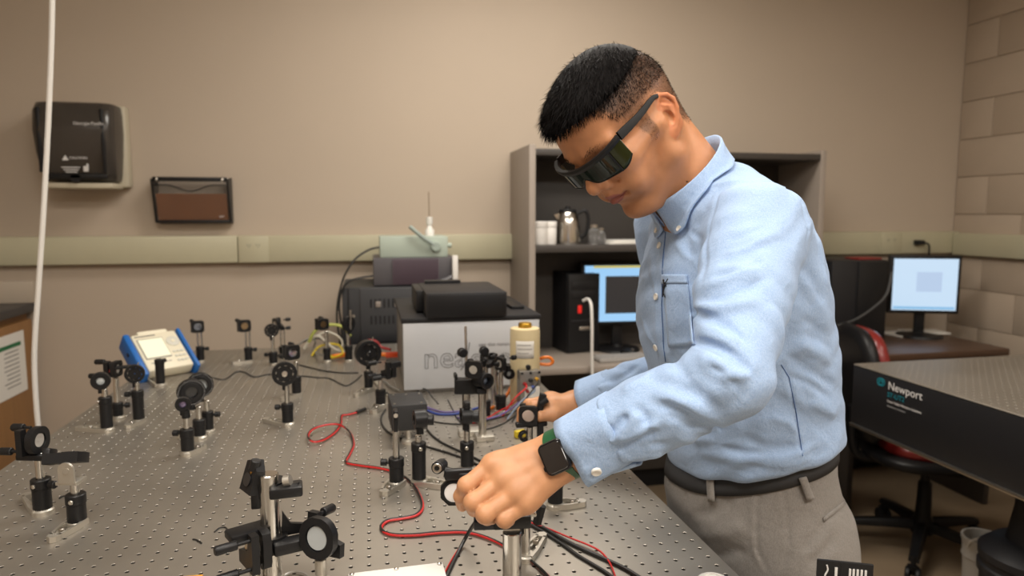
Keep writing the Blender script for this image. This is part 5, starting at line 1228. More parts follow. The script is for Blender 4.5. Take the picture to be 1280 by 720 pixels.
# the lens barrel and bracket cluster before the silver instrument
m = Mount('stage_mount', 'black bracket with an upright steel rod on a thick post before the silver instrument', (583, 543)); m.part(MB().box((.012, .0, .006), (.060, .036, .012), bev=.002), 'base_plate', M_FORK); m.post(490, .0095, z0=.010)
m.part(MB().box((0, 0, m.h(482)), (.052, .03, m.h(473) - m.h(491)), rot=Matrix.Rotation(R(-8), 3, 'Z'), bev=.002), 'bracket', M_BLACKM); m.part(MB().box((*m.side(570), m.h(470)), (.006, .026, .012), bev=.001), 'bracket_ear', M_BLACKM); m.part(MB().cyl(Vector((*m.side(584), m.h(476))), Vector((*m.side(583), m.h(408))), .0030, n=12), 'steel_rod', M_STEEL); m.part(MB().cyl(Vector((*m.side(577), m.h(440))), Vector((*m.side(577), m.h(440))) + Vector((.004, -.016, 0)), .0105, n=22, bev=.002), 'round_knob', M_BLACKP); m.part(MB().cyl(Vector((*m.side(579), m.h(440))), Vector((*m.side(583), m.h(440))), .003, n=10), 'knob_rod', M_STEEL)
m = Mount('lens_barrel', 'black lens barrel with a bluish lens on a thick post before the silver instrument', (603, 549)); m.part(MB().box((.004, .0, .006), (.040, .040, .012), bev=.002), 'base_plate', M_FORK); m.post(491, .0090, z0=.010)
M = m.ringhead(475, -62, m.w(10), m.w(6.5), hh=.034, cx=604, lens=mat('bluish_lens', (.20, .25, .33), .1, metal=.5)); m.kin(461, -120, .019, .010, cx=594, kl=.018); m.part(MB().box((*m.side(602), m.h(488)), (.022, .022, .012), bev=.002), 'saddle', M_BLACKM)
m = Mount('mirror_mount', 'mirror mount with a round black knob on a silver post left of the cylinder', (607, 524)); m.pedestal(); m.holder(500, .0120); m.post(446, .0066); m.part(MB().cyl(Vector((*m.side(604), m.h(438))), Vector((*m.side(604), m.h(438))) + Vector((.003, -.016, 0)), .0110, n=22, bev=.002), 'round_knob', M_BLACKP); m.kin(450, 150, .016, .010, cx=609, kl=.012)
m = Mount('mirror_mount', 'bright posted mirror mount close beside the cream cylinder', (626, 516)); m.pedestal(); m.holder(494, .0128); m.post(464, .0060); m.kin(454, -150, .017, .010, cx=628, kl=.018)
m = Mount('clamp_mount', 'silver post with a black clamp among the mounts left of the cream cylinder', (618, 509)); m.pedestal(); m.post(446, .0095, z0=.008); m.part(MB().box((*m.side(614), m.h(447)), (.030, .022, .022), rot=Matrix.Rotation(R(30), 3, 'Z'), bev=.003), 'clamp', M_BLACKM); m.part(MB().cyl(Vector((*m.side(622), m.h(449))), Vector((*m.side(631), m.h(446))), .0068, n=16), 'clamp_knob', M_BLACKP); m.ringhead(467, -85, m.w(7), m.w(4), cx=636, stub=False, lens=M_GREYOPT); m.part(MB().cyl(Vector((*m.side(620), m.h(467))), Vector((*m.side(630), m.h(467))), .004, n=12), 'cross_rod', M_BLACKM)
# the mount under his right hand
m = Mount('mirror_mount', 'mirror mount being adjusted by the far hand of the man', (662, 586)); m.pedestal(); m.holder(560, .0128); m.post(533, .0064); m.kin(518, -112, .0185, .0120, cx=661, optic=mat('pinkish_mirror', (.78, .66, .60), .16, metal=.9), knobs=((-1, -1), (1, -1)), kl=.018)
ob_ = m.side(676); m.part(MB().box((ob_[0], ob_[1] + .004, m.h(507)), (.012, .014, .046), rot=Matrix.Rotation(R(14), 3, 'Y'), bev=.002), 'upright_arm', M_BLACKM); m.part(MB().cyl(Vector((*m.side(675), m.h(505))), Vector((*m.side(684), m.h(499))), .0064, n=14, bev=.001), 'arm_knob', M_BLACKP)
m.part(MB().box((*m.side(664), m.h(530)), (.062, .014, .009), bev=.002), 'cross_bar', M_BLACKM); m.part(MB().box((*m.side(675), m.h(543)), (.012, .012, .05), bev=.002), 'side_rod', M_BLACKM); m.part(MB().ring(Vector((*m.side(655), m.h(545))), (.2, -1, 0), .011, .006, .01, 20), 'lower_ring', M_BLACKM)
# the post assembly he holds with the near hand
m = Mount('held_mirror_post', 'thick steel post with a small round mirror held by the near hand of the man', (640, 731)); m.pedestal(.017); m.post(664, .0127, z0=.008)
zc_ = m.h(656); m.part(MB().box((0, .004, m.h(650)), (.050, .030, .018), rot=Matrix.Rotation(R(-6), 3, 'Z'), bev=.003), 'post_clamp', M_BLACKM); m.part(MB().box((*m.side(614), m.h(653)), (.046, .022, .012), rot=Matrix.Rotation(R(-8), 3, 'Z'), bev=.002), 'lower_arm', mat('blue_black_metal', (.012, .014, .022), .35))
oo = m.side(568); MM = m.frame(m.h(614), -100, 6, (oo[0], oo[1] - .004)); oc = [(.0175 / math.cos(PI / 8) * math.cos(PI / 8 + k * PI / 4), .0175 / math.cos(PI / 8) * math.sin(PI / 8 + k * PI / 4)) for k in range(8)]
m.part(MB().prism(oc, (0, 0, -.010), (1, 0, 0), (0, 1, 0), .010).xform(MM), 'mirror_cell', M_BLACKM); m.part(MB().ring((0, 0, .0008), (0, 0, 1), .0145, .0125, .003, 28).xform(MM), 'retaining_ring', M_BLACKP); m.part(MB().lathe([(.0125, 0), (.0125, .0012), (.0002, .0014)], n=28).xform(MM), 'mirror', mat('bright_mirror', (.86, .86, .86), .25))
oa, ob_ = Vector((*m.side(557), m.h(590))), Vector((*m.side(592), m.h(596)))
m.part(MB().tube([oa, oa * .5 + ob_ * .5, ob_], .0068, 10), 'mount_arm', M_BLACKM); m.part(MB().box((oa + ob_) / 2 + Vector((0, 0, .001)), (.038, .012, .014), bev=.003), 'arm_plate', M_BLACKM)
kc = Vector((*m.side(550), m.h(585))); m.part(MB().cyl(kc + Vector((.006, .012, 0)), kc + Vector((-.003, -.010, .004)), .0082, n=18, bev=.001), 'adjuster_knob', M_BLACKP); m.part(MB().ring(kc + Vector((-.0032, -.0108, .004)), (-.27, -.95, .15), .0062, .0035, .002, 18), 'knob_cap', M_STEEL)
bk = Vector((*m.side(604), m.h(622))); m.part(MB().box(bk + Vector((0, .018, 0)), (.060, .010, .040), rot=Matrix.Rotation(R(-5), 3, 'Z'), bev=.002), 'back_plate', M_BLACKM)
m = Mount('support_post', 'thin steel post with a small fork just right of the thick held post', (657, 699)); m.pedestal(.0140); m.fork(680, 672, .013); m.post(640, .0066, z0=.008); m.part(MB().box((-.010, -.002, m.h(655)), (.008, .012, .028), bev=.001), 'side_clip', M_BLACKM)
m.part(MB().cyl(Vector((*m.side(662), m.h(642))), Vector((*m.side(672), m.h(643))), .0050, n=14), 'cross_pin', M_POLISH); m.part(MB().tube([Vector((*m.side(677), m.h(632))), Vector((*m.side(674), m.h(643))), Vector((*m.side(671), m.h(654)))], .0066, 12), 'pin_handle', M_BLACKP)
m = Mount('low_mount', 'black holder with a long fork clamp pointing right under the watch', (694, 634)); m.pedestal(); m.fork(733, 632, .015); m.holder(597, .0128)
# the near post carrying clamps and two big mounts
m = Mount('clamp_post', 'thick steel post in the left foreground carrying two black clamps', (341, 729)); m.pedestal(.0165); m.post(592, .0127, z0=.008)
c1 = m.h(612); m.part(MB().box((*m.side(362), c1), (.042, .030, .014), rot=Matrix.Rotation(R(6), 3, 'Z'), bev=.003), 'upper_clamp', M_BLACKM); m.part(MB().cyl(Vector((*m.side(371), m.h(610))), Vector((*m.side(378), m.h(609))), .0066, n=12), 'clamp_knob', M_BLACKP); m.part(MB().lathe([(.020, c1 - .009), (.020, c1 + .009)], (0, .010, 0), n=24), 'clamp_collar', M_BLACKM); m.part(MB().cyl(Vector((*m.side(360), m.h(602))), Vector((*m.side(368), m.h(600))), .0075, n=14), 'clamp_screw', M_FORK)
u1 = m.side(322); MM = m.frame(m.h(597), 215, 18, (u1[0], u1[1] + .004)); m.part(MB().prism([(-.016, -.020), (.014, -.022), (.016, .010), (.004, .024), (-.014, .018)], (0, 0, -.006), (1, 0, 0), (0, 1, 0), .013).xform(MM), 'upper_mount', M_BLACKM); m.part(MB().lathe([(.009, .0075), (.009, .009), (.0002, .0092)], (0, -.004, 0), n=20).xform(MM), 'upper_lens', M_DARKGLASS)
m.part(MB().cyl(Vector((*m.side(323), m.h(588))), Vector((*m.side(327), m.h(575))), .0070, n=14, bev=.001), 'upper_knob', M_BLACKP); m.part(MB().cyl(Vector((*m.side(321), m.h(592))), Vector((*m.side(323), m.h(587))), .0032, n=10), 'brass_bushing', M_BRASS); m.part(MB().box((*m.side(325), m.h(622)), (.012, .018, .026), bev=.002), 'lower_lug', M_BLACKM)
c2 = m.h(680); m.part(MB().lathe([(.021, c2 - .011), (.021, c2 + .011)], (0, .008, 0), n=24), 'lower_collar', M_BLACKM); m.part(MB().box((*m.side(368), c2), (.052, .024, .016), rot=Matrix.Rotation(R(18), 3, 'Z'), bev=.003), 'lower_clamp', M_BLACKM); m.part(MB().prism([(0, 0), (.050, 0), (.030, .012), (.012, .016), (.002, .034)], (m.side(352)[0], m.side(352)[1] + .016, c2 + .006), (1, .2, 0), (0, 0, 1), .006), 'gusset', M_BLACKM)
m = Mount('mirror_mount', 'large mirror mount turned away with two long knobs at the lower left foreground', (319, 735)); m.pedestal(); m.post(705, .0066, z0=.008); m.kin(683, 28, .026, .014, cx=322, knobs=((-1, -1), (-1, 1)), kl=.040); m.part(MB().box((*m.side(312), m.h(665)), (.05, .03, .012), rot=Matrix.Rotation(R(28), 3, 'Z'), bev=.003), 'top_plate', M_BLACKM); m.part(MB().ball((*m.side(316), m.h(683)), (.008, .004, .013), 12), 'bright_screw', M_FORK)
m = Mount('mirror_mount', 'large black mount with a frosted grey mirror in the left foreground', (402, 733)); m.pedestal(); m.post(698, .0078, z0=.008, m=M_FORK); m.kin(670, -124, .027, .0160, cx=404, optic=M_GREYOPT, rnd=1.05, tilt=6, knobs=((-1, 1), (-1, -1)), kl=.034)

# ------------------------------------------------------------------ instruments on and behind the table
M_CREAMI = mat('cream_instrument_plastic', (0.72, 0.67, 0.52), 0.45)
M_BLUE = mat('blue_rubber_bumper', (0.010, 0.12, 0.42), 0.45)
# tilted optical power meter: a local frame from its four face corners
A0, A1 = np.array(tb(184, 466, TZ + .030)), np.array(tb(247, 455, TZ + .030))
ex = unit_ = (A1 - A0) / np.linalg.norm(A1 - A0); W1 = float(np.linalg.norm(A1 - A0))
A2 = np.array(at_d(163, 418, float((A0 - _C) @ _F) + .075)); ey = A2 - A0; ey = ey - ex * (ey @ ex); H1 = float(np.linalg.norm(ey)); ey /= H1; ez = np.cross(ex, ey)
pm = thing('power_meter', 'cream bench power meter with blue bumpers tilted back near the left table edge', 'meter', tuple(A0))
PM = Matrix((Vector(ex), Vector(ey), Vector(ez))).transposed().to_4x4()
def pmb(mb, n, m, par=None, **k): return mb.xform(PM).build(n, m, par or pm, **k)
pmb(MB().box((W1 / 2, H1 / 2, -.020), (W1 * .90, H1 * .96, .040), bev=.008), 'case', M_CREAMI)
pmb(MB().box((W1 * .5, H1 * 1.0, -.012), (W1 * .62, .018, .026), bev=.008), 'top_hump', M_CREAMI)
for nm, x in (('left', -.004), ('right', W1 + .002)): pmb(MB().box((x, H1 / 2 - .004, -.026), (.020 if nm == 'left' else .012, H1 * 1.06, .060), bev=.007), 'bumper', M_BLUE)
pmb(MB().box((W1 * .36, H1 * .56, .001), (W1 * .50, H1 * .52, .004), bev=.0012), 'display_frame', mat('grey_display_frame', (.40, .38, .32), .5))
pmb(MB().box((W1 * .36, H1 * .56, .0032), (W1 * .46, H1 * .46, .002)), 'display', mat('lit_lcd', (.3, .3, .2), .3, emit=(1.0, .96, .72), estr=.75))
pmb(MB().lathe([(.020, 0), (.020, .0022), (.017, .003), (.002, .003)], (W1 * .78, H1 * .68, 0), n=28), 'dial_pad', mat('pale_grey_key', (.58, .57, .50), .5))
pmb(MB().lathe([(.006, 0), (.006, .0045), (.002, .0048)], (W1 * .78, H1 * .68, 0), n=16), 'dial_button', M_CREAMI)
for i in range(3):
    for j in range(3): pmb(MB().box((W1 * (.70 + .08 * i), H1 * (.18 + .115 * j), .001), (.010, .007, .004), bev=.001), 'key', mat('pale_key', (.60, .59, .52), .5) if i + j == 0 else bpy.data.materials['pale_key'])
mb = MB()
for i in range(12): mb.box((W1 * (.12 + .034 * i), H1 * .90, .0005), (.0034, .005, .0008))
pmb(mb, 'model_lettering', M_INK, kind='stuff')
pmb(MB().box((W1 * .36, H1 * .20, .0005), (W1 * .40, .004, .001)), 'lower_stripe', bpy.data.materials['grey_display_frame'])
for k in range(2): pmb(MB().cyl((-.0145, H1 * (.30 + .3 * k), -.020), (-.0165, H1 * (.30 + .3 * k), -.020), .006, n=14), 'side_port', M_BLACKP)
pmb(MB().box((W1 * .5, H1 * .62, -.058), (W1 * .5, H1 * .1, .05), bev=.004), 'tilt_stand', M_CREAMI)

# near-field microscope cabinet: silver front with outlined lettering, black cover
b0 = tb(505, 492); bx0 = b0[0]; by0 = b0[1]; br = at_y(674, 440, by0)[0]; BWd = br - bx0; bz1 = height_at(bx0, by0, 404) - TZ; BDp = .46
ns = thing('microscope_cabinet', 'silver-fronted instrument cabinet with a black cover at the far end of the table', 'instrument', (bx0, by0, TZ))
M_SILVER = mat('silver_grey_panel', (0.56, 0.58, 0.61), 0.42, metal=.15)
MB().box((BWd / 2, BDp / 2 + .006, bz1 / 2), (BWd - .004, BDp, bz1), bev=.002).build('cabinet_body', mat('grey_side_panel', (.22, .21, .20), .5), ns)
MB().box((BWd / 2, .003, bz1 / 2 + .004), (BWd, .008, bz1 - .010), bev=.002).build('front_panel', M_SILVER, ns)
MB().box((BWd / 2, BDp / 2 + .004, bz1 + .006), (BWd + .010, BDp + .014, .016), bev=.004).build('cover', M_BLACKPC, ns)
MB().box((BWd * .90, BDp * .55, bz1 + .0185), (.040, BDp * .62, .010), bev=.002).build('cover_rail', M_BLACKM, ns)
M_OUT = mat('dark_grey_outline', (.16, .16, .17), .6)
def fpx(px, py): p = at_y(px, py, by0 - .002); return (p[0] - bx0, -.0022, p[2] - TZ)
text('panel_lettering', 'nea', .088, M_OUT, ns, fpx(529, 449), (1, 0, 0), (0, 0, 1), outline=.0007)
text('panel_lettering', 'spec', .088, M_OUT, ns, fpx(588, 449), (1, 0, 0), (0, 0, 1), outline=.0007)
text('panel_slogan', 'see the nanoworld', .0165, mat('mid_grey_print', (.26, .26, .27), .6), ns, fpx(598, 431), (1, 0, 0), (0, 0, 1))
MB().tube([fpx(576, 463), fpx(583, 449), fpx(587, 428)], .0012, 6).build('emblem_stroke', M_OUT, ns)
# black unit lying on the cabinet
tz1 = TZ + bz1 + .014
q0 = at_z(533, 398, tz1); q1 = at_z(638, 398, tz1); qz = height_at(q0[0], q0[1], 367) - tz1
cu_ = thing('control_unit', 'flat black unit lying on top of the silver-fronted cabinet', 'instrument', (q0[0], q0[1], tz1))
QW = q1[0] - q0[0]
mb = MB().box((QW / 2, .15, qz / 2), (QW, .30, qz), bev=.003); mb.build('case', M_BLACKPC, cu_); MB().box((-.010, .20, qz * .52), (.022, .20, qz * .9), bev=.003).build('side_module', M_BLACKP, cu_); MB().box((QW * .33, .285, qz + .004), (QW * .5, .03, .010), bev=.002).build('rear_lip', M_BLACKP, cu_)
MB().box((QW * .5, -.001, qz * .5), (QW * .96, .003, qz * .86), bev=.001).build('front_plate', M_BLACKM, cu_)
# black vented electronics case on a cart behind the table
cy_ = 2.72
e0, e1 = at_y(429, 431, cy_), at_y(575, 431, cy_); ez0, ez1 = TZ - .012, height_at(e0[0], cy_, 360)
cart = thing('equipment_cart', 'plain black cart standing between the optical table and the back wall', 'cart', ((e0[0] + e1[0]) / 2, cy_ + .20, 0))
CW_ = e1[0] - e0[0]
MB().box((0, 0, ez0 - .016), (CW_ + .04, .44, .030), bev=.004).build('top_shelf', M_BLACKPC, cart)
for sx in (-1, 1):
    for sy in (-1, 1): MB().box((sx * (CW_ / 2), sy * .20, (ez0 - .03) / 2), (.03, .03, ez0 - .03), bev=.003).build('leg', M_BLACKPC, cart)
MB().box((0, 0, .2), (CW_ + .02, .40, .02), bev=.003).build('lower_shelf', M_BLACKPC, cart)
el = thing('electronics_case', 'black vented electronics case behind the silver-fronted cabinet', 'instrument', (e0[0], cy_, ez0))
EH = ez1 - ez0
MB().box((CW_ / 2, .19, EH / 2), (CW_, .38, EH), bev=.004).build('case', mat('graphite_steel', (.030, .031, .034), .5), el)
MB().box((CW_ * .57, -.002, EH * .5), (CW_ * .84, .010, EH * .97), bev=.002).build('front_panel', mat('graphite_panel', (.036, .037, .041), .5), el)
for r_ in range(2):
    for c_ in range(15): MB().box((CW_ * (.24 + .037 * c_), -.0075, EH * (.72 - .30 * r_)), (.006, .003, EH * .15)).build('vent_slot', M_BLACKP, el) if (r_ or c_ < 15) else None
for k in range(3): MB().box((CW_ * (.30 + .16 * k), -.0085, EH * .70), (.020, .003, .022), bev=.001).build('port', mat('port_metal', (.35, .31, .28), .4, metal=.6) if k == 0 else bpy.data.materials['port_metal'], el)
MB().cyl((CW_ * .09, -.004, EH * .5), (CW_ * .09, -.008, EH * .5), .006, n=14).build('lock', M_STEEL, el)
mb = MB(); [mb.box((CW_ * .052, -.001, EH * .5), (.004, .006, EH * .98))]; mb.build('panel_seam', M_BLACKP, el)
# striped amplifier, mint unit with lever, wash bottle
sz = ez1; s0, s1 = at_y(467, 352, cy_ + .02), at_y(570, 352, cy_ + .02); SWd = s1[0] - s0[0]; SHt = height_at(s0[0], cy_ + .02, 323) - sz
am = thing('finned_amplifier', 'grey unit with a purple ribbed front lying on the black electronics case', 'instrument', (s0[0], cy_ + .02, sz))
MB().box((SWd / 2, .14, SHt / 2 + .002), (SWd, .28, SHt - .004), bev=.003).build('case', mat('slate_grey_steel', (.085, .08, .088), .5), am)
nf = 22
fin = None
for k in range(nf):
    x = SWd * (.24 + .56 * k / nf)
    if fin is None: fo = MB().box((0, 0, 0), (SWd * .014, .012, SHt * .92), bev=.0006).build('fin', mat('purple_grey_fin', (.105, .068, .092), .5), am); fin = fo.data
    else: fo = bpy.data.objects.new('fin', fin); COL.objects.link(fo); fo.parent = am
    fo.location = (x, -.005, SHt / 2 + .002)
MB().box((SWd * .985, -.012, SHt * .55), (.022, .02, SHt * 1.05), bev=.003).build('white_handle', M_WHITE, am)
mb = MB().tube([(SWd * .64, -.016, .008), (SWd * .86, -.020, .024), (SWd * .94, -.016, .036)], .007, 8); mb.build('grey_bail', mat('grey_bail', (.16, .16, .17), .5), am)
mz = sz + SHt; n0, n1 = at_y(475, 322, cy_ + .05), at_y(560, 322, cy_ + .05); MW = n1[0] - n0[0]; MH = height_at(n0[0], cy_ + .05, 296) - mz
mi = thing('mint_unit', 'pale mint instrument box with a lever handle on top of the ribbed unit', 'instrument', (n0[0], cy_ + .05, mz))
M_MINT = mat('pale_mint_paint', (.42, .49, .42), .5)
MB().box((MW / 2, .11, MH / 2), (MW, .22, MH), bev=.004).build('case', M_MINT, mi)
l0, l1 = at_y(512, 283, cy_ + .03), at_y(545, 308, cy_ + .03)
MB().tube([(l0[0] - n0[0], -.018, l0[2] - mz), ((l0[0] + l1[0]) / 2 - n0[0], -.020, (l0[2] + l1[2]) / 2 - mz - .004), (l1[0] - n0[0], -.014, l1[2] - mz)], .0085, 10).build('lever', mat('grey_mint_lever', (.30, .36, .33), .5), mi)
MB().cyl((l1[0] - n0[0], .0, l1[2] - mz), (l1[0] - n0[0], -.022, l1[2] - mz), .020, n=20, bev=.003).build('lever_hub', mat('mint_hub', (.36, .43, .38), .5), mi)
MB().cyl((MW, .03, MH * .55), (MW + .018, .03, MH * .55), .010, n=14).build('side_knob', M_MINT, mi)
w0 = at_y(537, 294, cy_ + .14); wzt = mz + MH
wb = thing('wash_bottle', 'small white bottle with a long thin rod standing on the mint box', 'bottle', (w0[0], cy_ + .14, wzt))
hs = height_at(w0[0], cy_ + .14, 271) - wzt
MB().lathe([(.019, 0), (.019, hs * .30), (.0105, hs * .45), (.0095, hs * .60)], n=20).build('bottle_body', M_WHITE, wb); MB().lathe([(.0125, hs * .60), (.0135, hs * .64), (.0135, hs * .98), (.004, hs)], n=20).build('cap', M_WHITE, wb); MB().cyl((0, 0, hs * .9), (-.002, 0, height_at(w0[0], cy_ + .14, 240) - wzt), .0028, n=8).build('thin_rod', mat('tan_rod', (.30, .24, .18), .5), wb)
# cream cylinder and its connector box
c0 = tb(656, 505); cr = 18.6 * float((np.array(c0) - _C) @ _F) / FPX; ch = height_at(c0[0], c0[1] - 0, 409) - TZ
cy2 = thing('cream_cylinder', 'tall cream cylinder with a gold cap and a paper label right of the silver cabinet', 'cylinder', (c0[0], c0[1], TZ))
MB().lathe([(cr * .97, 0), (cr, .004), (cr, ch - .010), (cr * .96, ch - .002), (cr * .70, ch)], n=40).build('cylinder_body', mat('cream_paint', (.72, .60, .36), .42), cy2)
MB().lathe([(cr * .45, ch - .002), (cr * .45, ch + .008), (cr * .40, ch + .012), (.001, ch + .012)], n=28).build('gold_cap', mat('gold_cap', (.70, .42, .06), .3, metal=.9), cy2)
va = math.atan2(-c0[1], -c0[0])
lab = [[((cr + .0006) * math.cos(va + t), (cr + .0006) * math.sin(va + t), z) for z in np.linspace(ch - .075, ch - .030, 4)] for t in np.linspace(-.62, .62, 14)]
lb_ = MB().grid(lab).build('paper_label', M_PAPER, cy2, solid=.0005)
mb = MB()
for k, ln in enumerate((.9, 1.0, .75, .85)):
    z = ch - .039 - .0105 * k; mb.grid([[((cr + .0012) * math.cos(va + t), (cr + .0012) * math.sin(va + t), zz) for zz in (z, z - .0028)] for t in np.linspace(-.5, -.5 + ln, 10)])
mb.build('label_lines', mat('faded_print', (.42, .40, .37), .8), lb_, kind='stuff')
u = Vector((math.cos(va + .18), math.sin(va + .18), 0)); kz = height_at(c0[0], c0[1], 454) - TZ
MB().lathe([(.0045, 0), (.0045, .006), (.0068, .007), (.0068, .012), (.004, .014)], u * cr + Vector((0, 0, kz)), u, 16).build('black_knob', M_BLACKP, cy2)
k0 = tb(663, 513); kd = float((np.array(k0) - _C) @ _F); kw = 27 * kd / FPX; khh = height_at(k0[0], k0[1], 464) - TZ
cb = thing('connector_box', 'small metal connector box with coloured wires in front of the cream cylinder', 'box', (k0[0], k0[1], TZ), R(6))
MB().box((0, .014, khh / 2), (kw, .028, khh), bev=.002).build('box_body', mat('grey_box_metal', (.30, .28, .25), .4, metal=.6), cb)
MB().box((.004, -.002, khh * .33), (kw * .72, .003, khh * .55)).build('white_label', M_PAPER, cb)
for px, pz, c_ in ((-.30, .70, (.35, .02, .02)), (-.02, .78, (.02, .02, .02)), (.28, .80, (.65, .35, .03)), (-.2, .52, (.35, .02, .02)), (.1, .60, (.1, .15, .5))): MB().cyl((px * kw, .002, pz * khh), (px * kw, -.012, pz * khh), .0042, n=12).build('terminal', mat('terminal_%d' % int(c_[0] * 100), c_, .4), cb)
for sx in (-1, 0, 1): MB().cyl((sx * kw * .42, .0, khh * .96), (sx * kw * .42, -.003, khh * .96), .003, n=10).build('corner_screw', M_BLACKP, cb)

# ------------------------------------------------------------------ cables
def cable(name, label, px, r, m, lift=None, group=None, smooth=7, z=TZ):
    pts = []
    for i, p in enumerate(px):
        h = (lift[i] if lift else 0.0); pts.append(at_z(p[0], p[1], z + r + h))
    return tag(MB().tube(pts, r, 8, smooth).build(name, m), label, 'cable', group)
M_REDC = mat('red_cable', (0.50, 0.015, 0.015), 0.4); M_BLKC = mat('black_cable', (0.012, 0.012, 0.012), 0.45); M_ORC = mat('orange_cable', (0.75, 0.19, 0.015), 0.4); M_BLUC = mat('blue_cable', (.03, .06, .28), .45); M_GRYC = mat('grey_cable', (.22, .21, .19), .5); M_YGC = mat('yellow_green_cable', (.35, .38, .08), .5); M_WHC = mat('off_white_cable', (.62, .59, .50), .5); M_YELC = mat('yellow_plug', (.62, .47, .02), .45); M_PURC = mat('purple_cable', (.14, .10, .28), .5)
RB = [(448, 515), (436, 518), (427, 520), (426, 530), (418, 541), (404, 550), (391, 552), (385, 545), (392, 536), (408, 531), (424, 531), (437, 540), (442, 555), (437, 568), (433, 578), (450, 582), (478, 586), (500, 593), (516, 605), (526, 622), (528, 635), (520, 644), (503, 648), (485, 651), (477, 658), (480, 665), (493, 669), (520, 669), (552, 666), (585, 666), (615, 675), (640, 688), (662, 700), (682, 717), (694, 732)]
LF = [.002] * 5 + [.003, .006, .008, .010, .010, .008, .004] + [.001] * 23
rbc = thing('red_black_cable', 'twin red and black cable looping across the middle of the table', 'cable', tuple(at_z(433, 578, TZ)))
o0 = Vector(at_z(433, 578, TZ))
for nm, m_, dx, dy, dz in (('red_lead', M_REDC, .0006, -.0012, 0), ('black_lead', M_BLKC, -.0010, .0026, .001)):
    mb = MB().tube([Vector(at_z(p[0], p[1], TZ + .0022 + LF[i])) - o0 + Vector((dx, dy, dz * .6)) for i, p in enumerate(RB)], .0020, 8, 7); mb.build(nm, m_, rbc)
a_, b_ = Vector(at_z(446, 515, TZ + .006)) - o0, Vector(at_z(457, 511, TZ + .006)) - o0; MB().cyl(a_, b_, .0045, n=12, bev=.001).build('black_plug', M_BLKC, rbc)
cable('black_cable', 'upper of two black cables running right from the black sensor box', [(534, 537), (541, 545), (552, 553), (566, 560), (584, 568), (604, 578), (622, 590)], .0024, M_BLKC)
cable('black_cable', 'lower black cable looping from the left side of the black sensor box', [(482, 512), (477, 520), (477, 529), (484, 539), (498, 547), (516, 553), (536, 559), (560, 566), (585, 575), (606, 586)], .0024, M_BLKC)
cable('grey_cable', 'thin dark wire meandering from the meter to the round sensor head', [(240, 463), (252, 467), (266, 472), (281, 474), (295, 465), (305, 465), (318, 471), (336, 468), (352, 471), (376, 470), (398, 472), (412, 473), (424, 479), (433, 482), (443, 477), (452, 469)], .0020, mat('dark_wire', (.03, .028, .026), .5))
cable('grey_cable', 'thin grey wire from behind the large iris to the round sensor head', [(374, 456), (390, 460), (408, 464), (428, 466), (448, 466)], .0022, M_BLKC)
cable('thin_wire', 'short curly scrap of dark wire lying at the lower left of the table', [(268, 665), (274, 660), (281, 659), (284, 662), (281, 665)], .0011, M_BLKC)
cable('thin_wire', 'small dark curl of wire between the two left foreground mounts', [(74, 623), (80, 620), (88, 621), (92, 625)], .0013, M_BLKC)
cable('thin_wire', 'tiny pointed scrap of wire at the far lower left of the table', [(241, 674), (246, 675), (252, 679)], .0012, M_BLKC)
cable('black_cable', 'upper black cable of the bundle leaving the near hand to the lower right', [(664, 652), (680, 660), (700, 672), (725, 685), (752, 697), (780, 710), (806, 726)], .0030, M_BLKC)
cable('black_cable', 'lower black cable of the bundle leaving the near hand to the lower right', [(662, 655), (684, 668), (704, 681), (722, 694), (742, 706), (758, 716), (775, 730)], .0026, M_BLKC)
cable('red_thin_cable', 'thin red and black lead curving down beside the black bundle at lower right', [(663, 653), (686, 661), (712, 672), (735, 681), (750, 689), (760, 700), (766, 712), (772, 730)], .0014, M_REDC, lift=[.003] * 8)
fl = thing('black_lead', 'black lead with a thin red core dropping from the held mirror toward the frame bottom', 'cable', tuple(at_z(575, 690, TZ))); o1 = Vector(at_z(575, 690, TZ))
MB().tube([Vector(at_z(*p, TZ + .0028 + h)) - o1 for p, h in (((596, 650), .05), ((588, 662), .025), ((580, 676), .006), ((572, 692), 0), ((564, 708), 0), ((556, 726), 0))], .0028, 8).build('black_sheath', M_BLKC, fl)
MB().tube([Vector(at_z(*p, TZ + .0022 + h)) - o1 for p, h in (((576, 682), .003), ((568, 694), 0), ((561, 706), 0), ((554, 720), 0), ((549, 730), 0))], .0013, 6).build('red_core', M_REDC, fl)
vw = V(c0[0], c0[1], 0); vdir = unit(V(c0[0], c0[1], 0)); vr = V(vdir[1], -vdir[0], 0)
oz = height_at(c0[0], c0[1], 450); op_ = [at_z(598, 517, TZ + .0045), at_z(612, 511, TZ + .0045), at_z(626, 503, TZ + .008)] + [tuple(vw + vr * (cr + .0045) * math.cos(t) + vdir * (cr + .0045) * math.sin(t) + V(0, 0, z_)) for t, z_ in ((PI * .92, TZ + .03), (PI * .7, TZ + .06), (PI * .5, TZ + .09), (PI * .25, oz - .008))]
rx = vw + vr * cr
op_ += [tuple(rx + vr * x_ + vdir * .012 + V(0, 0, oz + z_)) for x_, z_ in ((.010, .004), (.026, .004), (.034, -.006), (.026, -.014), (.008, -.014), (-.004, -.012))]
tag(MB().tube(op_, .0042, 8).build('orange_cable', M_ORC), 'orange cable curling behind the cream cylinder with a loop on its right', 'cable')
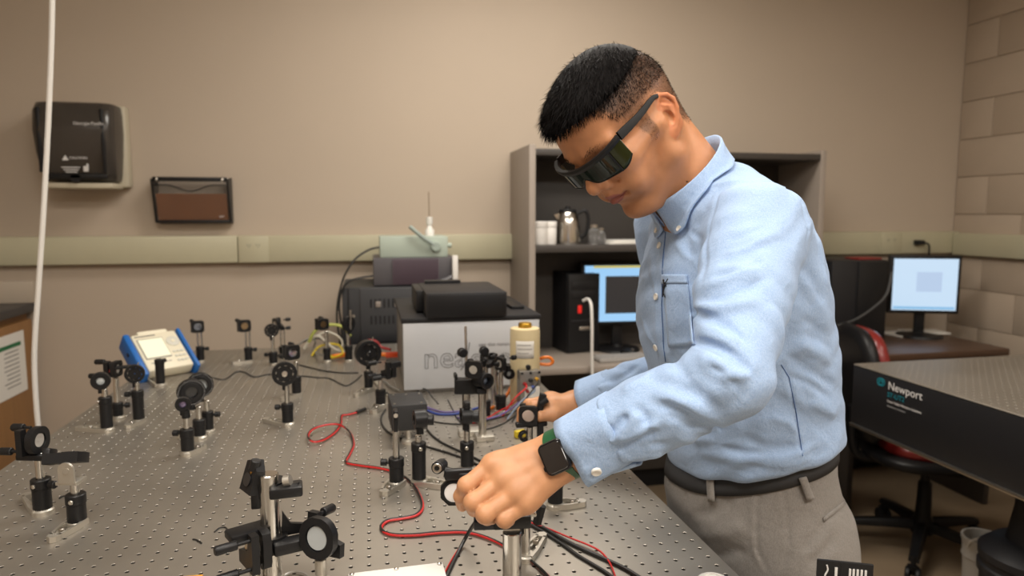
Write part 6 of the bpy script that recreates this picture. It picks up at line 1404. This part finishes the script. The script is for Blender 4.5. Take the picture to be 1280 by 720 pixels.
for k, (pxs, m_, r_, lab_) in enumerate((
    ([(532, 512), (545, 517), (558, 518), (572, 517), (590, 512), (608, 506)], M_BLUC, .0030, 'blue cable running across behind the black sensor box'),
    ([(530, 507), (542, 512), (556, 515), (574, 514)], M_PURC, .0022, 'purple cable just behind the blue cable right of the sensor box'),
    ([(536, 526), (556, 529), (580, 530), (606, 526), (630, 520), (648, 512)], M_BLKC, .0018, 'thin black wire lying between the blue cable and the edge-on mounts'),
    ([(560, 500), (566, 512), (572, 524), (584, 534), (604, 537), (628, 530), (646, 518)], M_BLKC, .0016, 'black wire looping in front of the bracket posts'),
    ([(572, 522), (594, 525), (616, 522), (634, 514), (648, 503), (656, 492)], M_PURC, .0022, 'purple and red wire curving up to the connector box'),
    ([(590, 529), (606, 524), (622, 515), (640, 505), (652, 495)], M_REDC, .0016, 'thin red wire rising to the connector box'),
    ([(521, 490), (527, 486), (534, 488), (540, 496), (548, 505)], M_BLKC, .0018, 'black wire arching over the black sensor box'),
    )):
    n_ = len(pxs); cable(('blue_cable', 'purple_cable', 'thin_wire', 'thin_wire', 'purple_wire', 'thin_wire', 'arched_wire')[k], lab_, pxs, r_, m_, lift=[.0 if k not in (4, 5, 6) else .02 * math.sin(PI * .5 * i / (n_ - 1)) for i in range(n_)])
def hang(nm, lab_, pts, r_, m_): tag(MB().tube(pts, r_, 8).build(nm, m_), lab_, 'cable')
kb0 = np.array(k0)
def kf(px, pz, o): c, s = math.cos(R(6)), math.sin(R(6)); return (k0[0] + px * kw * c + o * s, k0[1] + px * kw * s - o * c, TZ + pz * khh)
for nm, lab_, px, pz, m_, tgt in (('test_lead', 'black test lead hanging from the connector box terminal', .28, .80, M_BLKC, (640, 528)), ('test_lead', 'grey blue lead hanging from the connector box', .1, .60, mat('grey_blue_lead', (.22, .27, .36), .4), (634, 524)), ('test_lead', 'red lead hanging from the left side of the connector box', -.30, .70, M_REDC, (628, 520))):
    a = np.array(kf(px, pz, .014)); e = np.array(at_z(*tgt, TZ + .003)); mid = a * .45 + e * .55 + V(0, -.015, .012)
    hang(nm, lab_, [tuple(a), tuple(a + V(-.004, -.012, -.006)), tuple(mid), tuple(e)], .0022, m_)
# clump of coloured wires by the back edge
for k, (pts, r_, m_, lab_) in enumerate((
    ([(386, 428), (392, 416), (402, 408), (418, 406), (430, 410), (438, 420)], .0055, M_YGC, 'yellow green wire arching over the tangle by the back edge'),
    ([(380, 436), (388, 424), (398, 420), (408, 428), (420, 437), (434, 440)], .0045, M_WHC, 'off white wire in the tangle by the back edge'),
    ([(372, 432), (384, 424), (394, 426), (392, 438), (404, 444), (420, 440)], .0035, M_GRYC, 'grey wire looped at the left of the tangle by the back edge'),
    ([(360, 440), (374, 430), (390, 424), (402, 424), (410, 434)], .0030, M_BLKC, 'black wire at the left of the tangle by the back edge'),
    ([(390, 444), (398, 434), (412, 430), (424, 432), (428, 442), (414, 448)], .0035, M_YELC, 'yellow wire lowest in the tangle by the back edge'),
    ([(396, 420), (408, 415), (422, 420), (428, 430), (420, 440)], .0035, M_WHC, 'pale wire loop at the right of the tangle by the back edge'))):
    n_ = len(pts); z_ = [TZ + r_ + (.012 + .012 * (k % 3)) * math.sin(PI * i / (n_ - 1)) + .001 * k for i in range(n_)]
    tag(MB().tube([at_z(min(p[0], 470), max(p[1], 439) if False else p[1], z_[i]) if p[1] > 440 else at_y(p[0], p[1], 2.50 + .015 * k) for i, p in enumerate(pts)], r_, 8).build('tangled_wire', m_), lab_, 'cable', 'coloured wires by the back edge')
oc_ = at_z(424, 446, TZ + .008); t = thing('orange_connector', 'bright orange connector lying beside the dark filter mount', 'connector', tuple(oc_), R(35)); MB().box((0, 0, .004), (.055, .016, .014), bev=.003).build('connector_body', M_ORC, t); MB().cyl((-.028, 0, .004), (-.055, -.004, .002), .006, n=10).build('yellow_sleeve', M_YELC, t); MB().cyl((.026, 0, .004), (.045, 0, .004), .005, n=10).build('red_sleeve', M_REDC, t)
tag(MB().tube([at_d(446, 447, 2.36), at_d(450, 434, 2.36), at_d(460, 426, 2.37), at_d(470, 427, 2.38), at_d(477, 434, 2.38), at_d(488, 437, 2.36)], .0048, 8).build('red_hose', mat('dull_red_hose', (.32, .03, .03), .45)), 'dull red hose arching behind the large round sensor head', 'cable')
oc_ = at_z(650, 541, TZ + .010); t = thing('yellow_plug', 'small yellow plug lying by the mirror mount under the far hand', 'plug', (oc_[0], oc_[1], TZ), R(20)); MB().box((0, 0, .008), (.026, .014, .016), bev=.003).build('plug_body', M_YELC, t); MB().cyl((.012, 0, .008), (.030, 0, .008), .004, n=12).build('plug_sleeve', M_BLKC, t)
oc_ = at_z(490, 447, TZ + .004); t = thing('red_connector', 'red and orange connector beside the left edge of the silver cabinet', 'connector', tuple(oc_), R(4)); MB().box((0, 0, .010), (.045, .018, .018), bev=.003).build('connector_body', mat('vermilion', (.55, .06, .012), .4), t); MB().cyl((-.022, 0, .012), (-.045, 0, .014), .008, n=12).build('orange_sleeve', M_ORC, t); MB().cyl((.020, 0, .008), (.03, .002, .006), .006, n=10).build('red_sleeve', M_REDC, t)
for k, (pts, m_, r_) in enumerate((([(496, 500), (486, 494), (478, 487), (470, 478), (462, 472)], M_WHC, .004), ([(502, 497), (492, 496), (484, 492), (474, 486)], M_BLKC, .0035), ([(500, 488), (490, 484), (482, 478), (474, 476)], M_GRYC, .003))): cable('short_cable', ('off white', 'thick black', 'grey')[k] + ' short cable at the left foot of the silver cabinet', pts, r_, m_, lift=[.002 * k] * len(pts))
# black cables from the mint box down the left of the electronics case
yb = cy_ - .012
tag(MB().tube([at_y(474, 309, cy_ + .05), at_y(462, 312, cy_ + .03), at_y(446, 322, cy_), at_y(434, 338, yb), at_y(428, 352, yb), at_y(423, 372, yb), at_y(421, 396, yb), at_y(424, 420, yb), at_y(428, 440, yb)], .0042, 8).build('black_lead', M_BLKC), 'black power lead looping down from the left of the mint box', 'cable')
tag(MB().tube([at_y(466, 345, cy_ + .01), at_y(452, 347, yb), at_y(436, 352, yb), at_y(427, 364, yb), at_y(424, 384, yb), at_y(427, 410, yb), at_y(426, 438, yb)], .0040, 8).build('black_lead', M_BLKC), 'black lead from the ribbed unit down the left side of the electronics case', 'cable')

# ------------------------------------------------------------------ foreground scraps at the frame's lower edge
w0, w1 = at_z(437, 715, TZ + .012), at_z(557, 710, TZ + .012)
wp = thing('white_plate', 'white plate with small corner screws at the bottom edge of the photo', 'plate', ((w0[0] + w1[0]) / 2, w0[1] - .06, TZ), R(2))
PW = w1[0] - w0[0]; MB().box((0, 0, .006), (PW, .12, .012), bev=.002).build('plate_body', M_WHITE, wp)
for sx in (-.46, 0, .46): MB().lathe([(.0032, 0), (.0032, .002), (.002, .003), (.0004, .003)], (sx * PW, .054, .012), n=12).build('corner_screw', M_STEEL, wp)
o0_ = at_z(228, 720, TZ + .006); op = thing('orange_strip', 'thin yellow orange strip at the bottom edge left of the clamp post', 'strip', (o0_[0], o0_[1] - .022, TZ), R(-2)); MB().box((0, 0, .003), (.052, .045, .006), bev=.001).build('strip_body', mat('amber_plastic', (.72, .34, .05), .4), op)
MB().box((0, .010, .0065), (.046, .006, .001)).build('strip_ridge', mat('amber_light', (.8, .42, .10), .4), op)
r0 = at_z(887, 722, TZ + .006); rp = thing('round_lid', 'round white lid at the right table edge beside the trousers', 'lid', (r0[0], r0[1] - .012, TZ)); MB().lathe([(.021, 0), (.022, .002), (.022, .008), (.019, .010), (.012, .0105), (.001, .0105)], n=30).build('lid_body', M_WHITE, rp); MB().ring((0, 0, .0108), (0, 0, 1), .014, .012, .001, 24).build('lid_groove', M_PAPER, rp)
kn = at_z(362, 718, TZ + .004); tag(MB().tube([at_z(352, 722, TZ + .003), at_z(362, 716, TZ + .003), at_z(374, 715, TZ + .003), at_z(384, 719, TZ + .003), at_z(392, 728, TZ + .003)], .0016, 8).build('clear_fibre', mat('clear_fibre', (.5, .48, .44), .2)), 'thin clear fibre curled at the foot of the clamp post', 'cable')
# small black sign with white strokes in front of the trousers
sg = thing('label_stand', 'small black sign panel with white upright marks in front of the trousers', 'sign', tuple(at_d(1054, 745, .80)[:2]) + (0,), R(-24))
sgz = height_at(sg.location.x, sg.location.y, 702); sw_ = 65 * .80 / FPX
MB().box((0, 0, sgz - .045), (sw_, .004, .09), bev=.001).build('panel', M_BLACKP, sg)
MB().box((-sw_ * .06, -.0023, sgz - .045), (.0015, .001, .088)).build('fold_line', M_BLACKPC, sg)
mb = MB()
for k, x in enumerate((-.155, .055, .12, .19, .26, .33)): mb.box((sw_ * (x + .03) if k else -sw_ * .16, -.0026, sgz - .030), (.0022 if k else .0028, .001, .046))
mb.tube([(-sw_ * .33, -.0026, sgz - .005), (-sw_ * .31, -.0026, sgz - .011), (-sw_ * .355, -.0026, sgz - .019), (-sw_ * .33, -.0026, sgz - .028)], .0009, 6)
mb.build('white_marks', M_PRINT, sg, kind='stuff')
MB().cyl((0, .010, .010), (0, .010, sgz - .05), .008, n=14).build('stand_pole', M_BLACKP, sg); MB().box((0, .006, sgz - .06), (.02, .010, .03), bev=.002).build('clip', M_BLACKP, sg); MB().lathe([(.11, 0), (.11, .008), (.02, .016)], (0, .010, 0), n=30).build('stand_base', M_BLACKPC, sg)

# ------------------------------------------------------------------ office chair, bucket
M_REDL = mat('red_leather', (0.20, 0.016, 0.014), 0.32, bump=.2, bscale=120, coat=.15)
ch0 = at_z(1153, 655, .12)
chr_ = thing('office_chair', 'black swivel chair with a red leather seat standing beyond the side optical table', 'chair', (ch0[0], ch0[1], 0), R(-18))
mb_ = None
for k in range(5):
    a = 2 * PI * k / 5 + .42; u = Vector((math.cos(a), math.sin(a), 0)); v = Vector((-u.y, u.x, 0))
    rows = []
    for t in np.linspace(0, 1, 6):
        c = u * (.03 + .27 * t) + Vector((0, 0, .125 - .030 * t ** 1.5)); w_, h_ = .026 - .008 * t, .022 - .008 * t; rows.append([c + v * w_ - Vector((0, 0, h_)), c + v * w_, c + v * w_ * .6 + Vector((0, 0, h_ * .7)), c - v * w_ * .6 + Vector((0, 0, h_ * .7)), c - v * w_, c - v * w_ - Vector((0, 0, h_))])
    mb = MB().grid(rows, closed=True); n = 6; mb.f += [tuple(range(6)), tuple(reversed(range(len(mb.v) - 6, len(mb.v))))]; spoke = mb.build('base_spoke', M_BLACKP, chr_)
    cs = MB(); c = u * .295
    for sg_ in (1, -1): cs.cyl(c + v * sg_ * .008 + Vector((0, 0, .030)), c + v * sg_ * .026 + Vector((0, 0, .030)), .030, n=18, bev=.004)
    cs.cyl(c + Vector((0, 0, .03)), c + Vector((0, 0, .10)), .010, n=10); cs.box(c + Vector((0, 0, .060)), (.03, .03, .016)); cs.build('caster', M_BLACKP, spoke)
MB().lathe([(.042, .085), (.045, .13), (.030, .16), (.026, .30), (.018, .31), (.018, .40)], n=22).build('gas_column', M_BLACKP, chr_)
MB().box((0, 0, .405), (.22, .20, .035), bev=.01).build('mechanism', M_BLACKP, chr_); MB().tube([(0, .08, .40), (.02, .22, .40), (.03, .27, .405)], .007, 8).build('height_lever', M_BLACKP, chr_)
def pad(cx, cz, w, d, h, nm, m, par, M=None, pw=3.2):
    n = 40; rows = []
    for z_, k in ((-h, .80), (-h * .7, .95), (0, 1.0), (h * .7, .95), (h * .95, .82), (h, .55), (h * .92, .02)):
        rows.append([(cx + w * k * abs(math.cos(t)) ** (2 / pw) * np.sign(math.cos(t)), d * k * abs(math.sin(t)) ** (2 / pw) * np.sign(math.sin(t)), cz + z_) for t in np.linspace(0, 2 * PI, n, endpoint=False)])
    mb = MB().grid(rows, closed=True); mb.f.append(tuple(range(n)))
    if M is not None: mb.xform(M)
    return mb.build(nm, m, par, sharp=0)
shell = pad(0, .435, .255, .255, .028, 'seat_shell', M_BLACKP, chr_); pad(.02, .475, .235, .225, .035, 'seat_cushion', M_REDL, chr_)
MBk = Matrix.Translation((-.265, 0, .72)) @ Matrix.Rotation(R(-8), 4, 'Y') @ Matrix.Rotation(R(90), 4, 'Y')
pad(0, .0, .24, .20, .030, 'backrest_shell', M_BLACKP, chr_, MBk @ Matrix.Translation((0, 0, -.02))); pad(0, .02, .225, .185, .034, 'backrest_cushion', M_REDL, chr_, MBk)
MB().tube([(-.05, 0, .41), (-.24, 0, .40), (-.295, 0, .46), (-.305, 0, .62)], .020, 10).build('back_stem', M_BLACKP, chr_)
for s in (-1, 1):
    MB().tube([(.05, s * .20, .42), (.05, s * .295, .44), (.06, s * .30, .60), (.06, s * .30, .63)], .016, 10).build('arm_post', M_BLACKP, chr_); MB().box((.03, s * .30, .640), (.22, .055, .03), bev=.012).build('armrest', M_BLACKP, chr_)
bk_ = at_z(1214, 735, .0); bt = thing('plastic_bucket', 'white plastic bucket with a wire handle on the floor under the side optical table', 'bucket', (at_z(1215, 652, .30)[0] + .0, at_z(1215, 652, .30)[1] - .06, 0))
bh = .27
MB().lathe([(.052, 0), (.058, .004), (.066, bh * .72), (.071, bh * .74), (.068, bh * .78), (.071, bh * .93), (.074, bh * .95), (.074, bh), (.068, bh), (.064, bh * .9), (.054, .01)], n=32).build('bucket_body', mat('milky_plastic', (.48, .46, .42), .4), bt)
MB().tube([(-.073, 0, bh * .90), (-.080, -.02, bh * 1.02), (-.045, -.05, bh * 1.12), (.02, -.06, bh * 1.14), (.058, -.04, bh * 1.08), (.073, 0, bh * .90)], .004, 8).build('wire_handle', M_WHITE, bt)
